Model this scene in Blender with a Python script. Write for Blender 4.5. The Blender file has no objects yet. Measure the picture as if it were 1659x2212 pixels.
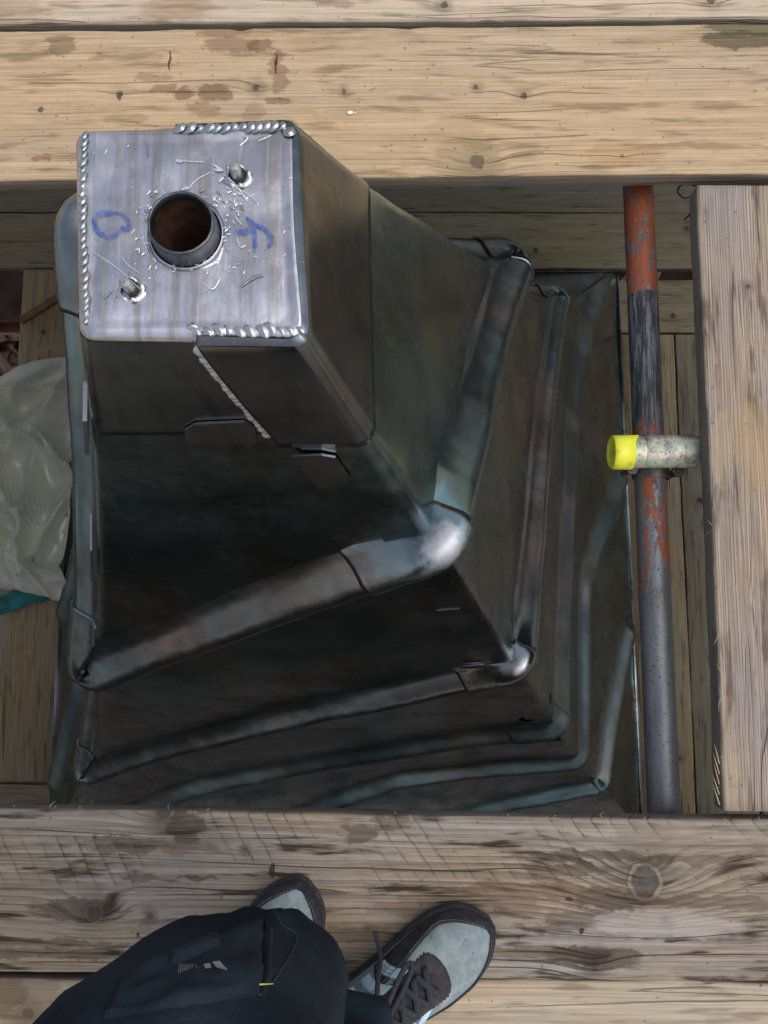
import bpy, math, random
from mathutils import Vector, noise
from mathutils.bvhtree import BVHTree
R = math.radians
rnd = random.Random(7)
S = bpy.context.scene
COL = S.collection
# ---------------------------------------------------------------- camera, sky, sun, exposure
HC, TILT, FPX = 1.171, R(7.5), 1784.0
cam = bpy.data.cameras.new('camera')
cam.sensor_fit = 'VERTICAL'; cam.sensor_height = 36.0; cam.lens = FPX / 2212 * 36
cam.clip_start = 0.02; cam.clip_end = 400
co = bpy.data.objects.new('camera', cam); COL.objects.link(co)
co.location = (0, 0, HC); co.rotation_euler = (TILT, 0, 0)
S.camera = co
W = bpy.data.worlds.new('World'); S.world = W; W.use_nodes = True
wn = W.node_tree.nodes; wl = W.node_tree.links
for n in list(wn): wn.remove(n)
sky = wn.new('ShaderNodeTexSky'); sky.sky_type = 'NISHITA'; sky.sun_disc = False
SUN_EL, SUN_AZ = R(62), R(105)          # azimuth clockwise from +Y
sky.sun_elevation = SUN_EL; sky.sun_rotation = SUN_AZ
sky.air_density = 1.0; sky.dust_density = 3.0; sky.ozone_density = 1.0
hs = wn.new('ShaderNodeHueSaturation'); hs.inputs['Saturation'].default_value = 0.45
bg = wn.new('ShaderNodeBackground'); bg.inputs['Strength'].default_value = 0.15
wo = wn.new('ShaderNodeOutputWorld')
wl.new(sky.outputs[0], hs.inputs['Color']); wl.new(hs.outputs[0], bg.inputs[0]); wl.new(bg.outputs[0], wo.inputs[0])
sl = bpy.data.lights.new('sun', 'SUN'); sl.energy = .6; sl.angle = R(60); sl.color = (1, .96, .9)
so = bpy.data.objects.new('sun', sl); COL.objects.link(so)
so.rotation_euler = (math.pi / 2 - SUN_EL, 0, -SUN_AZ + math.pi)
so.rotation_euler = Vector((-math.sin(SUN_AZ) * math.cos(SUN_EL), -math.cos(SUN_AZ) * math.cos(SUN_EL), -math.sin(SUN_EL))).to_track_quat('-Z', 'Y').to_euler()
S.view_settings.view_transform = 'Standard'; S.view_settings.look = 'None'
S.view_settings.exposure = 0.36; S.view_settings.gamma = 1; S.view_settings.use_curve_mapping = False
S.render.engine = 'CYCLES'
S.cycles.use_denoising = True; S.render.filter_size = 1.1
S.cycles.sample_clamp_indirect = 4.0

def ray(x, y):
    """direction of a measured photo point (1659 x 2212 units)"""
    u = (x - 829.5) / FPX; v = (1106 - y) / FPX
    return Vector((u, v * math.cos(TILT) + math.sin(TILT), v * math.sin(TILT) - math.cos(TILT)))
def pt(x, y, h):
    """photo measurement at h metres below the camera -> place in the world"""
    d = ray(x, y)
    return Vector((0, 0, HC)) + d * (h / -d.z)

# ---------------------------------------------------------------- node helpers
class NT:
    def __init__(s, name):
        s.m = bpy.data.materials.new(name); s.m.use_nodes = True
        s.t = s.m.node_tree; s.n = s.t.nodes; s.l = s.t.links
        for x in list(s.n): s.n.remove(x)
        s.out = s.n.new('ShaderNodeOutputMaterial')
        s.tc = s.n.new('ShaderNodeTexCoord').outputs['Object']
    def put(s, sock, v):
        if hasattr(v, 'is_output'): s.l.new(v, sock)
        elif v is not None:
            if sock.type == 'RGBA' and len(v) == 3: v = (*v, 1)
            sock.default_value = v
    def ma(s, op, a, b=None, c=None, clamp=False):
        n = s.n.new('ShaderNodeMath'); n.operation = op; n.use_clamp = clamp
        for i, v in enumerate((a, b, c)):
            if v is not None: s.put(n.inputs[i], v)
        return n.outputs[0]
    def add(s, a, b): return s.ma('ADD', a, b)
    def sub(s, a, b): return s.ma('SUBTRACT', a, b)
    def mul(s, a, b): return s.ma('MULTIPLY', a, b)
    def step(s, v, a, b, lo=0.0, hi=1.0):
        n = s.n.new('ShaderNodeMapRange'); n.interpolation_type = 'SMOOTHSTEP'
        if a > b: a, b, lo, hi = b, a, hi, lo
        for i, q in enumerate((v, a, b, lo, hi)): s.put(n.inputs[i], q)
        return n.outputs[0]
    def mix(s, f, a, b, mode='MIX'):
        n = s.n.new('ShaderNodeMix'); n.data_type = 'RGBA'; n.blend_type = mode
        s.put(n.inputs[0], f); s.put(n.inputs[6], a); s.put(n.inputs[7], b)
        return n.outputs[2]
    def scale(s, v, sc, off=(0, 0, 0)):
        n = s.n.new('ShaderNodeMapping'); s.put(n.inputs[0], v)
        n.inputs['Scale'].default_value = sc; n.inputs['Location'].default_value = off
        return n.outputs[0]
    def noise(s, v, sc=1, det=3, rough=.5, dist=0.0):
        n = s.n.new('ShaderNodeTexNoise'); s.put(n.inputs['Vector'], v)
        n.inputs['Scale'].default_value = sc; n.inputs['Detail'].default_value = det
        n.inputs['Roughness'].default_value = rough; n.inputs['Distortion'].default_value = dist
        return n.outputs['Fac']
    def noisec(s, v, sc=1, det=3):
        n = s.n.new('ShaderNodeTexNoise'); s.put(n.inputs['Vector'], v)
        n.inputs['Scale'].default_value = sc; n.inputs['Detail'].default_value = det
        return n.outputs['Color']
    def xyz(s, v):
        n = s.n.new('ShaderNodeSeparateXYZ'); s.put(n.inputs[0], v); return n.outputs
    def vec(s, x, y, z):
        n = s.n.new('ShaderNodeCombineXYZ')
        for i, q in enumerate((x, y, z)): s.put(n.inputs[i], q)
        return n.outputs[0]
    def bump(s, h, dist, strength=1.0, normal=None):
        n = s.n.new('ShaderNodeBump'); s.put(n.inputs['Height'], h)
        n.inputs['Distance'].default_value = dist; n.inputs['Strength'].default_value = strength
        if normal: s.put(n.inputs['Normal'], normal)
        return n.outputs[0]
    def bsdf(s, col, rough=.5, metal=0.0, normal=None, spec=.5, **kw):
        n = s.n.new('ShaderNodeBsdfPrincipled')
        s.put(n.inputs['Base Color'], col); s.put(n.inputs['Roughness'], rough); s.put(n.inputs['Metallic'], metal)
        n.inputs['Specular IOR Level'].default_value = spec
        for k, v in kw.items(): s.put(n.inputs[k.replace('_', ' ')], v)
        if normal: s.put(n.inputs['Normal'], normal)
        s.l.new(n.outputs[0], s.out.inputs[0]); return n
    def ell(s, xs, ys, cx, cy, rx, ry):
        """squared elliptical distance"""
        a = s.ma('DIVIDE', s.sub(xs, cx), rx); b = s.ma('DIVIDE', s.sub(ys, cy), ry)
        return s.add(s.mul(a, a), s.mul(b, b))

def wood(name, light, dark, grey=(.3, .28, .26), grey_amt=.3, freq=110, contrast=.6, knots=(), stains=(), slits=(), saw=0.0,
         cracks=.5, fibre=.35, warp=.02, seed=0.0, green=0.0, fine=0.0, mottle=.35, edge=.75):
    t = NT(name)
    x, y, z = t.xyz(t.tc)[:3]
    ys = t.add(y, t.mul(z, .8))
    P = t.vec(t.add(x, seed), ys, t.add(z, seed * .37))
    g = t.add(ys, t.mul(t.sub(t.noise(t.scale(P, (1.3, 5, 5)), 1, 2), .5), warp * 2))
    g = t.add(g, t.mul(t.sub(t.noise(t.scale(P, (5, 30, 30)), 1, 3), .5), .006))
    core = None; halo = None; rim = None
    jx = t.add(x, t.mul(t.sub(t.noise(P, 60, 3), .5), .013)); jy = t.add(ys, t.mul(t.sub(t.noise(t.scale(P, (1, 1, 1), (3, 5, 1)), 60, 3), .5), .011))
    for (kx, ky, r, A) in knots:
        if A:
            e = t.ma('EXPONENT', t.mul(t.ell(x, ys, kx, ky, r * 4.2, r * 2.3), -1))
            g = t.add(g, t.mul(e, A))
        d = t.ma('SQRT', t.ell(jx, jy, kx, ky, r, r * 1.08))
        c = t.step(d, 1.0, .72); h = t.step(d, 3.6, .9); m = t.mul(t.mul(t.step(d, .72, .86), t.step(d, 1.1, .95)), 1.0 if A >= .02 else .12)
        core = c if core is None else t.ma('MAXIMUM', core, c)
        halo = h if halo is None else t.ma('MAXIMUM', halo, h)
        rim = m if rim is None else t.ma('MAXIMUM', rim, m)
    ph = t.add(t.mul(g, freq), t.mul(t.noise(t.vec(t.mul(x, .5), t.mul(g, freq * .22), seed), 1, 2), 3.0))
    fr = t.ma('FRACT', ph)
    ring = t.mul(t.ma('POWER', fr, 2.6), t.step(fr, 1.0, .9))
    fib = t.noise(t.scale(P, (7, 420, 420)), 1, 3, .6)
    fib2 = t.noise(t.scale(P, (2.5, 90, 90)), 1, 3, .55)
    low = t.noise(t.scale(P, (2.2, 9, 9), (4, 2, 7)), 1, 4, .6)
    mod = t.step(t.noise(t.scale(P, (1.6, 7, 7), (9, 1, 3)), 1, 3), .35, .65, .25, 1)
    col = t.mix(t.mul(t.mul(ring, contrast), mod), light, dark)
    col = t.mix(t.mul(t.step(low, .38, .68), grey_amt), col, grey)
    if fine:
        f2 = t.ma('FRACT', t.add(t.mul(ys, 260), t.mul(t.noise(t.scale(P, (.7, 30, 30)), 1, 2), 2.5)))
        ln = t.mul(t.step(f2, .72, .95), t.step(f2, 1.0, .96))
        ln = t.mul(ln, t.step(fib2, .3, .6))
        col = t.mix(t.mul(ln, fine), col, tuple(c * .32 for c in dark))
    v = t.add(t.mul(t.sub(fib, .5), fibre * 1.6), t.mul(t.sub(fib2, .5), mottle * 1.6))
    v = t.add(v, t.mul(t.sub(t.noise(t.scale(P, (30, 60, 60)), 1, 4, .7), .5), mottle * .7))
    vv = t.add(v, 1.0)
    col = t.mix(1.0, col, t.vec(vv, vv, vv), 'MULTIPLY')
    # dark weather blotches that follow the grain
    bl = t.step(t.noise(t.scale(t.vec(t.add(x, seed * 2), t.mul(g, 1.0), 0.0), (7, 55, 1)), 1, 3, .6), .53, .67)
    col = t.mix(t.mul(bl, .45 * mottle / .35), col, tuple(c * .42 for c in dark))
    hgt = t.add(t.mul(fib, .35), t.mul(ring, -.5))
    if core is not None:
        col = t.mix(t.mul(t.mul(halo, t.step(low, .3, .6)), .5), col, tuple(c * .5 for c in dark))
        col = t.mix(t.mul(core, .88), col, t.mix(t.noise(P, 150, 3), (.045, .038, .033), (.15, .13, .115)))
        col = t.mix(t.mul(rim, .5), col, tuple(min(1, c * 1.15) for c in light))
        hgt = t.add(hgt, t.mul(rim, 1.2))
    if stains:
        wx = t.add(x, t.mul(t.sub(t.noise(t.scale(P, (1, 1.6, 1), (5, 5, 5)), 26, 4, .65), .5), .06)); wy = t.add(ys, t.mul(t.sub(t.noise(t.scale(P, (1, 1.6, 1), (1, 7, 2)), 30, 4, .65), .5), .03))
        jag = t.sub(t.mul(t.sub(t.noise(t.scale(P, (22, 70, 70)), 1, 4, .65), .5), 2.6), .4)
        for (sx, sy, rx, ry, sc, amt) in stains:
            d = t.add(t.ell(wx, wy, sx, sy, rx, ry), jag)
            col = t.mix(t.mul(t.step(d, 1.35, .45), amt), col, sc)
    if cracks:
        n1 = t.noise(t.scale(t.vec(t.add(x, seed), g, 0.0), (1.1, 26, 1)), 1, 2, .5)
        k = t.step(t.ma('ABSOLUTE', t.sub(n1, .52)), .011, .002)
        k = t.mul(k, t.step(t.noise(t.scale(P, (3, 14, 14), (2, 8, 5)), 1, 2), .48, .56))
        col = t.mix(t.mul(k, cracks), col, (.03, .023, .018)); hgt = t.sub(hgt, t.mul(k, 2.0))
    if saw:
        dd = t.ma('SQRT', t.ell(x, ys, 2.5, 1.75, 1.0, 1.0))
        fs = t.ma('FRACT', t.add(t.mul(dd, 46), t.add(t.mul(t.noise(P, 5, 3), 1.3), t.mul(t.noise(P, 45, 2), .25))))
        ln = t.mul(t.step(fs, .82, .93), t.step(fs, 1.0, .94))
        dd2 = t.ma('SQRT', t.ell(x, ys, -1.3, -1.5, 1.0, 1.0))
        fs2 = t.ma('FRACT', t.add(t.mul(dd2, 31), .3))
        ln = t.mul(ln, t.step(fib2, .25, .6, .35, 1))
        zone = t.mul(t.step(t.add(ys, t.mul(t.sub(low, .5), .12)), -.02, .035), t.step(t.noise(t.scale(P, (7, 12, 12), (1, 1, 9)), 1, 3), .42, .60, .08, 1))
        ln = t.mul(ln, zone)
        steps = t.mul(t.mul(t.mul(t.step(fs, .1, .9), t.step(fr, .25, .95)), zone), t.step(t.noise(t.scale(P, (9, 30, 30), (3, 3, 3)), 1, 3), .42, .62, .15, 1))
        col = t.mix(t.mul(ln, saw * .62), col, tuple(c * .4 for c in dark))
        col = t.mix(t.mul(steps, min(1, saw * 1.5)), col, tuple(c * .55 for c in dark))
        hgt = t.sub(hgt, t.mul(ln, 1.0))
    for (sx, sy, rx, ry) in slits:
        d = t.ell(jx, jy, sx, sy, rx, ry)
        k = t.step(d, 1.2, .6); col = t.mix(t.mul(k, .9), col, (.06, .025, .012)); hgt = t.sub(hgt, t.mul(k, 2))
    if green:
        e = t.mul(t.step(ys, .06, .125), t.step(t.noise(t.scale(P, (3.5, 20, 20), (7, 7, 2)), 1, 4, .65), .5, .68))
        col = t.mix(t.mul(e, green), col, (.085, .085, .035))
    pit = t.step(t.noise(P, 130, 2), .70, .76)
    col = t.mix(t.mul(pit, .35), col, (.06, .045, .035))
    hgt = t.sub(hgt, pit)
    # weathered grey sides, with the shade they stand in painted darker
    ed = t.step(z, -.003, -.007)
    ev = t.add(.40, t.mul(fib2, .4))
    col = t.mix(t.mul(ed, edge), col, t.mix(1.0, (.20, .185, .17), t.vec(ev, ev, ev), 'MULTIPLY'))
    t.bsdf(col, t.add(.72, t.mul(fib2, .2)), 0, t.bump(hgt, .0016, .9), .25)
    return t.m

def lead(name, a, b, rough=(.3, .5), blue=.4, streak=None, fleck=.0, spots=(), dent=.0012, stain=.5, metal=1.0):
    t = NT(name)
    P = t.tc; x, y, z = t.xyz(P)[:3]
    n1 = t.noise(P, 4.5, 5, .6, .6); n2 = t.noise(t.scale(P, (1, 1, 1), (5, 3, 1)), 11, 4, .6); n3 = t.noise(P, 70, 4, .65)
    col = t.mix(t.step(n1, .35, .66), a, b)
    tint = t.mix(t.step(t.noise(t.scale(P, (1, 1, .5), (2, 9, 4)), 3.2, 4, .55, .8), .34, .66), (.60, .96, 1.0), (1.0, .90, .84))
    col = t.mix(blue, col, t.mix(1.0, col, tint, 'MULTIPLY'))
    col = t.mix(t.mul(t.step(n2, .5, .72), stain), col, tuple(c * .5 for c in b))
    rg = t.step(t.add(t.mul(n2, .6), t.mul(n3, .4)), .3, .7, rough[0], rough[1])
    hg = t.add(t.mul(n2, .6), t.mul(n3, .12))
    if streak:
        st = t.noise(t.scale(P, streak), 1, 4, .6)
        col = t.mix(t.step(st, .5, .72), col, t.mix(1.0, col, (.80, .73, .68), 'MULTIPLY'))
        st2 = t.step(t.noise(t.scale(P, tuple(q * 2.7 for q in streak), (3, 1, 7)), 1, 3, .6), .62, .7)
        col = t.mix(t.mul(st2, .35), col, tuple(min(1, q * 1.25) for q in a))
    sc = t.step(t.noise(t.scale(P, (160, 14, 160), (1, 4, 2)), 1, 2, .5, .4), .735, .77)
    sc2 = t.step(t.noise(t.scale(P, (18, 190, 60), (6, 4, 2)), 1, 2, .5, .4), .74, .77)
    scr = t.ma('MAXIMUM', sc, sc2)
    col = t.mix(t.mul(scr, fleck), col, (.82, .83, .86))
    for (cx, cy, cz, r, c, amt) in spots:
        vd = t.n.new('ShaderNodeVectorMath'); vd.operation = 'DISTANCE'
        t.put(vd.inputs[0], P); vd.inputs[1].default_value = (cx, cy, cz)
        d = t.add(vd.outputs['Value'], t.mul(t.sub(t.noise(P, 45, 4, .65), .5), r * 1.5))
        f = t.mul(t.step(d, r, r * .35), amt)
        col = t.mix(f, col, c); rg = t.add(rg, t.mul(f, .30))
    t.bsdf(col, rg, metal, t.bump(hg, dent, .8), .5)
    return t.m

def plain(name, col, rough=.6, metal=0.0, var=.3, sc=40, bump=.0004, spec=.4):
    t = NT(name)
    n = t.noise(t.tc, sc, 4, .6)
    v = t.step(n, .25, .75, 1 - var, 1 + var)
    t.bsdf(t.mix(1.0, col, t.vec(v, v, v), 'MULTIPLY'), rough, metal, t.bump(t.noise(t.tc, sc * 5, 3), bump, .7), spec)
    return t.m

# ---------------------------------------------------------------- object helpers
ORG = {}
def thing(name, label, cat, loc=(0, 0, 0), group=None):
    o = bpy.data.objects.new(name, None); COL.objects.link(o); o.location = loc; o.empty_display_size = .1
    o['label'] = label; o['category'] = cat
    if group: o['group'] = group
    ORG[o.name] = Vector(loc)
    return o
def obj(name, verts, faces, mat, parent=None, smooth=True, kind=None, label=None, cat=None, group=None, loc=None, mats=None, fm=None):
    """mesh from world points; a child keeps its thing's origin"""
    if parent is not None: org = ORG[parent.name]
    else: org = Vector(loc) if loc is not None else Vector((0, 0, 0))
    me = bpy.data.meshes.new(name)
    me.from_pydata([Vector(v) - org for v in verts], [], faces)
    if mats:
        for m in mats: me.materials.append(m)
        if fm: me.polygons.foreach_set('material_index', fm)
    else: me.materials.append(mat)
    if smooth: me.polygons.foreach_set('use_smooth', [True] * len(me.polygons))
    me.update()
    o = bpy.data.objects.new(name, me); COL.objects.link(o)
    if parent is not None: o.parent = parent
    if parent is None or parent.type == 'EMPTY': 
        if parent is None: o.location = org
    ORG[o.name] = org
    if kind: o['kind'] = kind
    if label: o['label'] = label
    if cat: o['category'] = cat
    if group: o['group'] = group
    return o
def grid(rows, close_u=False, close_v=False):
    n = len(rows[0]); V = [p for r in rows for p in r]; F = []
    for j in range(len(rows) - (0 if close_v else 1)):
        j2 = (j + 1) % len(rows)
        for i in range(n - (0 if close_u else 1)):
            i2 = (i + 1) % n
            F.append((j * n + i, j * n + i2, j2 * n + i2, j2 * n + i))
    return V, F
def join(*vf):
    V, F = [], []
    for v, f in vf:
        o = len(V); V += list(v); F += [tuple(i + o for i in q) for q in f]
    return V, F
def frames(path):
    out = []; up = None
    for i, p in enumerate(path):
        a = path[max(0, i - 1)]; b = path[min(len(path) - 1, i + 1)]
        T = (b - a).normalized()
        if up is None:
            up = Vector((0, 0, 1)) if abs(T.z) < .9 else Vector((0, 1, 0))
        N = (up - T * up.dot(T)).normalized(); up = N
        out.append((p, T, N, T.cross(N)))
    return out
def tube(path, r, n=12, cap=True, flat=1.0):
    path = [Vector(p) for p in path]
    rs = r if isinstance(r, (list, tuple)) else [r] * len(path)
    rows = []
    for (p, T, N, B), q in zip(frames(path), rs):
        rows.append([p + B * (q * math.cos(2 * math.pi * k / n)) + N * (q * flat * math.sin(2 * math.pi * k / n)) for k in range(n)])
    V, F = grid(rows, close_u=True)
    if cap: F += [tuple(range(n))[::-1], tuple(range(len(V) - n, len(V)))]
    return V, F
def spline(pts, k=8):
    pts = [Vector(p) for p in pts]; out = []
    for i in range(len(pts) - 1):
        p0 = pts[max(0, i - 1)]; p1 = pts[i]; p2 = pts[i + 1]; p3 = pts[min(len(pts) - 1, i + 2)]
        for j in range(k):
            t = j / k
            out.append(.5 * ((2 * p1) + (p2 - p0) * t + (2 * p0 - 5 * p1 + 4 * p2 - p3) * t * t + (3 * p1 - p0 - 3 * p2 + p3) * t ** 3))
    out.append(pts[-1]); return out
def nz(p, s, o=0): return noise.noise(Vector(p) * s + Vector((o, o * 1.7, o * .3)))

# ---------------------------------------------------------------- ground far below
gm = NT('ground_paving')
gc = gm.mix(gm.step(gm.noise(gm.tc, 2.5, 5, .6), .35, .65), (.30, .25, .22), (.46, .38, .34))
gm.bsdf(gm.mix(gm.mul(gm.noise(gm.tc, 30, 4), .4), gc, (.1, .08, .07)), .9, 0, gm.bump(gm.noise(gm.tc, 40, 4), .01))
obj('ground', [(-60, -60, -5.2), (60, -60, -5.2), (60, 60, -5.2), (-60, 60, -5.2)], [(0, 1, 2, 3)], gm.m, kind='structure', smooth=False)

# ---------------------------------------------------------------- boards
def board(label, mat, c, L, Wd, T=.038, rot=0.0, seed=0, rough=.0022, group=None, chips=0.0):
    """loose scaffold board: local X is its length, top face at z = 0 of the object"""
    n = max(24, int(L / .02)); r = .004; rows = []
    prof = []
    hw = Wd / 2
    for (cx, cz, a0) in ((hw - r, -r, 0), (-hw + r, -r, 90), (-hw + r, -T + r, 180), (hw - r, -T + r, 270)):
        for a in (0, 45, 90): prof.append((cx + r * math.cos(R(a0 + a)), cz + r * math.sin(R(a0 + a))))
    for i in range(n + 1):
        x = -L / 2 + L * i / n; row = []
        for (py, pz) in prof:
            sgn = 1 if py > 0 else -1
            e = nz((x * 1.5, sgn * 3, seed), 1.0) * rough * 2.2 + nz((x * 9, sgn * 5, seed + 2), 1.0) * rough + nz((x * 42, sgn, seed), 1.0) * rough * .5
            ch = max(0, nz((x * 16, sgn * 7, seed + 9), 1.0) - .25) * chips * (1 if pz > -T / 2 else 0)
            zz = nz((x * 2.2, py * 6, seed), 1.0) * .0012
            row.append(Vector((x, py + e - sgn * ch, pz + zz - ch * .6)))
        rows.append(row)
    V, F = grid(rows, close_u=True)
    m = len(prof)
    F += [tuple(range(m)), tuple(range(len(V) - m, len(V)))[::-1]]
    F = [tuple(reversed(f)) for f in F]
    o = obj('scaffold_board', V, F, mat, label=label, cat='board', group=group)
    o.location = c; o.rotation_euler = (0, 0, rot)
    me = o.data
    return o
def loc_of(c, rot):
    """photo point on the deck -> the board's own x, y"""
    def f(x, y, h=HC):
        p = pt(x, y, h) - Vector(c); ca, sa = math.cos(-rot), math.sin(-rot)
        return (p.x * ca - p.y * sa, p.x * sa + p.y * ca)
    return f
BR = (.13, .055, .022)
# far main board
cA, rA = (0, .789, 0), .0095
f = loc_of(cA, rA)
kA = [(*f(258, 207), .0075, .006), (*f(555, 190), .0065, .008), (*f(88, 237), .006, .005), (*f(1030, 187), .0045, .006), (*f(1130, 207), .0065, .010),
      (*f(1032, 350), .013, .018), (*f(1345, 335), .0035, .004), (*f(745, 198), .004, .004)]
sA = [(*f(462, 197), .026, .012, BR, .6), (*f(398, 202), .012, .008, BR, .6), (*f(440, 238), .018, .014, (.2, .1, .05), .4), (*f(607, 216), .016, .008, BR, .55),
      (*f(495, 100), .036, .012, (.15, .07, .03), .5), (*f(560, 98), .02, .009, BR, .55), (*f(603, 150), .012, .032, (.17, .08, .035), .5), (*f(330, 165), .02, .007, (.2, .1, .05), .4), (*f(360, 190), .014, .007, BR, .45),
      (*f(550, 242), .014, .014, (.2, .13, .08), .35), (*f(622, 264), .012, .007, BR, .5), (*f(85, 341), .014, .005, (.22, .1, .04), .6), (*f(130, 97), .018, .018, (.1, .06, .035), .5),
      (*f(272, 255), .03, .008, (.25, .13, .06), .35), (*f(1010, 345), .05, .028, (.22, .17, .08), .35), (*f(980, 280), .04, .02, (.3, .19, .1), .25), (*f(1350, 330), .05, .018, (.36, .2, .08), .35), (*f(1600, 85), .05, .014, (.06, .055, .03), .7), (*f(1630, 60), .07, .012, (.07, .075, .03), .7)]
lA = [(*f(366, 132), .0016, .017), (*f(596, 137), .0018, .019)]
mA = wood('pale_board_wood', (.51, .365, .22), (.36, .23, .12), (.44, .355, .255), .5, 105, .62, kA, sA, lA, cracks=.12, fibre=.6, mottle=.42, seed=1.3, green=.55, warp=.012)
board('widest pale scaffold board with brown footprint stains behind the lead box', mA, cA, 3.4, .248, .038, rA, 1, chips=.012, group='upper deck boards')
cB, rB = (0, 1.041, .002), .0095
fB = loc_of(cB, rB)
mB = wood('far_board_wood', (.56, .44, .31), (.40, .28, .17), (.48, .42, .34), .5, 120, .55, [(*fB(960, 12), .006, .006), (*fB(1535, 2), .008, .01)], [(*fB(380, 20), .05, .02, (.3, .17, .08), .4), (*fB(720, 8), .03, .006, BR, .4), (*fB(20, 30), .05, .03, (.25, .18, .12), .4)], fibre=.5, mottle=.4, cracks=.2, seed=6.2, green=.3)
board('pale board at the very top edge, beyond the footprint stained board', mB, cB, 3.4, .236, .038, rB, 3, chips=.01, group='upper deck boards')
# right board, runs away from the viewer
cC, rC = (.5825, .196, -.001), R(90) - .011
fC = loc_of(cC, rC)
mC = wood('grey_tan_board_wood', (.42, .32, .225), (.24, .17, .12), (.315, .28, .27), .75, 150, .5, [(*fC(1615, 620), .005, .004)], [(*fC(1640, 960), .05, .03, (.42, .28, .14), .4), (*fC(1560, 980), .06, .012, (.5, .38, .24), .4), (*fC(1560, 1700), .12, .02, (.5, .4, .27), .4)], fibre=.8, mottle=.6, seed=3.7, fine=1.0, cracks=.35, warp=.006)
board('grey tan board lying lengthwise at the right of the opening, fine straight grain', mC, cC, .91, .225, .038, rC, 5, rough=.0012, chips=.006, group='upper deck boards')
# near board
cD, rD = (0, -.367, 0), -.0125
fD = loc_of(cD, rD)
kD = [(*fD(1392, 1905), .0225, .05), (*fD(204, 1973), .0115, .028), (*fD(354, 1752), .012, .016), (*fD(1283, 2085), .010, .012), (*fD(1437, 1985), .006, .005), (*fD(530, 1836), .0035, .003), (*fD(323, 1980), .005, .004)]
DK = (.05, .032, .022)
sD = [(*fD(395, 1785), .022, .02, DK, .65), (*fD(385, 1830), .02, .012, (.16, .12, .08), .5), (*fD(840, 1778), .03, .008, DK, .5), (*fD(775, 1803), .018, .011, DK, .6), (*fD(260, 1815), .05, .007, (.09, .055, .035), .5), (*fD(270, 1830), .035, .006, DK, .5),
      (*fD(170, 1965), .055, .013, DK, .6), (*fD(1290, 1850), .09, .006, DK, .55), (*fD(1230, 1880), .05, .008, DK, .55), (*fD(1330, 1945), .06, .012, DK, .6), (*fD(1250, 1985), .04, .01, DK, .5), (*fD(1200, 2005), .05, .006, DK, .5), (*fD(1245, 2065), .04, .010, DK, .65), (*fD(1320, 2070), .035, .012, DK, .65),
      (*fD(1150, 2060), .08, .008, (.12, .07, .04), .5), (*fD(1500, 1860), .08, .006, DK, .5), (*fD(1550, 1950), .09, .007, (.11, .07, .045), .5), (*fD(60, 2060), .12, .006, DK, .45), (*fD(100, 2040), .1, .005, DK, .5), (*fD(700, 2020), .12, .01, (.1, .06, .035), .5), (*fD(1000, 1960), .1, .012, (.12, .075, .05), .45), (*fD(1120, 1925), .08, .01, (.12, .075, .05), .5), (*fD(1440, 2000), .09, .016, (.46, .41, .37), .45), (*fD(440, 1895), .02, .004, DK, .6), (*fD(300, 1895), .025, .004, DK, .5)]
lD = [(*fD(590, 1880), .004, .010), (*fD(1258, 2012), .003, .003), (*fD(1228, 1945), .004, .003), (*fD(300, 2019), .002, .003)]
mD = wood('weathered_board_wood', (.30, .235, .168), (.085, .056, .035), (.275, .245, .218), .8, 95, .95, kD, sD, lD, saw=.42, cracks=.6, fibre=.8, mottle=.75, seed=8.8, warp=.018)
board('rough sawn weathered board with big round knot, under the trainers', mD, cD, 3.4, .209, .038, rD, 7, rough=.0016, chips=.006, group='upper deck boards')
cE, rE = (0, -.582, -.002), -.008
fE = loc_of(cE, rE)
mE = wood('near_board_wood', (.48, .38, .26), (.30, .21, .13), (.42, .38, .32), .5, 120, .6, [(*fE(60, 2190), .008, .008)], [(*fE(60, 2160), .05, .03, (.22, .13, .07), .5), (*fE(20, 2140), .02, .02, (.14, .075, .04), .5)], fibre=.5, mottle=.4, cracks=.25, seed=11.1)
board('smooth tan board along the bottom edge, nearest to the viewer', mE, cE, 3.4, .21, .038, rE, 9, group='upper deck boards')
# out-of-view deck slabs, added to darken the space below
def slab(x0, x1, y0, y1, z0, z1):
    V = [Vector((x, y, z)) for z in (z0, z1) for x, y in ((x0, y0), (x1, y0), (x1, y1), (x0, y1))]
    return V, [(3, 2, 1, 0), (4, 5, 6, 7)] + [(k, (k + 1) % 4, (k + 1) % 4 + 4, k + 4) for k in range(4)]
obj('unseen_deck', *join(slab(-5.5, 5.5, 1.168, 6, -.038, 0), slab(-5.5, 5.5, -6, -.694, -.038, 0), slab(.702, 5.5, -.262, .66, -.038, -.001), slab(-5.5, -.86, -.262, .66, -.038, -.001)), mB, smooth=False, kind='structure')
obj('unseen_lower_deck', *join(slab(-5.5, -2.22, -6, 6, -1.967, -1.929), slab(2.42, 5.5, -6, 6, -1.967, -1.929), slab(-2.2, 2.4, 2.06, 6, -1.967, -1.929), slab(-2.2, 2.4, -6, -1.06, -1.967, -1.929)), mB, smooth=False, kind='structure')  # unseen lower deck, extended to cut light bouncing up from the ground
# a dead-leaf fleck and two white flecks
V = []; F = []
for (px, py, l, w, a) in ((757, 243, .009, .006, .6), (767, 244, .004, .002, 2)):
    c = pt(px, py, HC - .0035); o = len(V)
    for k in range(7): V.append(c + Vector((math.cos(k * .9 + a) * l * .5, math.sin(k * .9 + a) * w * .5, .0006 * (k % 2))))
    F.append(tuple(range(o, o + 7)))
obj('paint_fleck', V, F, plain('white_fleck', (.8, .8, .78), .6), label='small white fleck lying on the stained pale board', cat='fleck')

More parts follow.
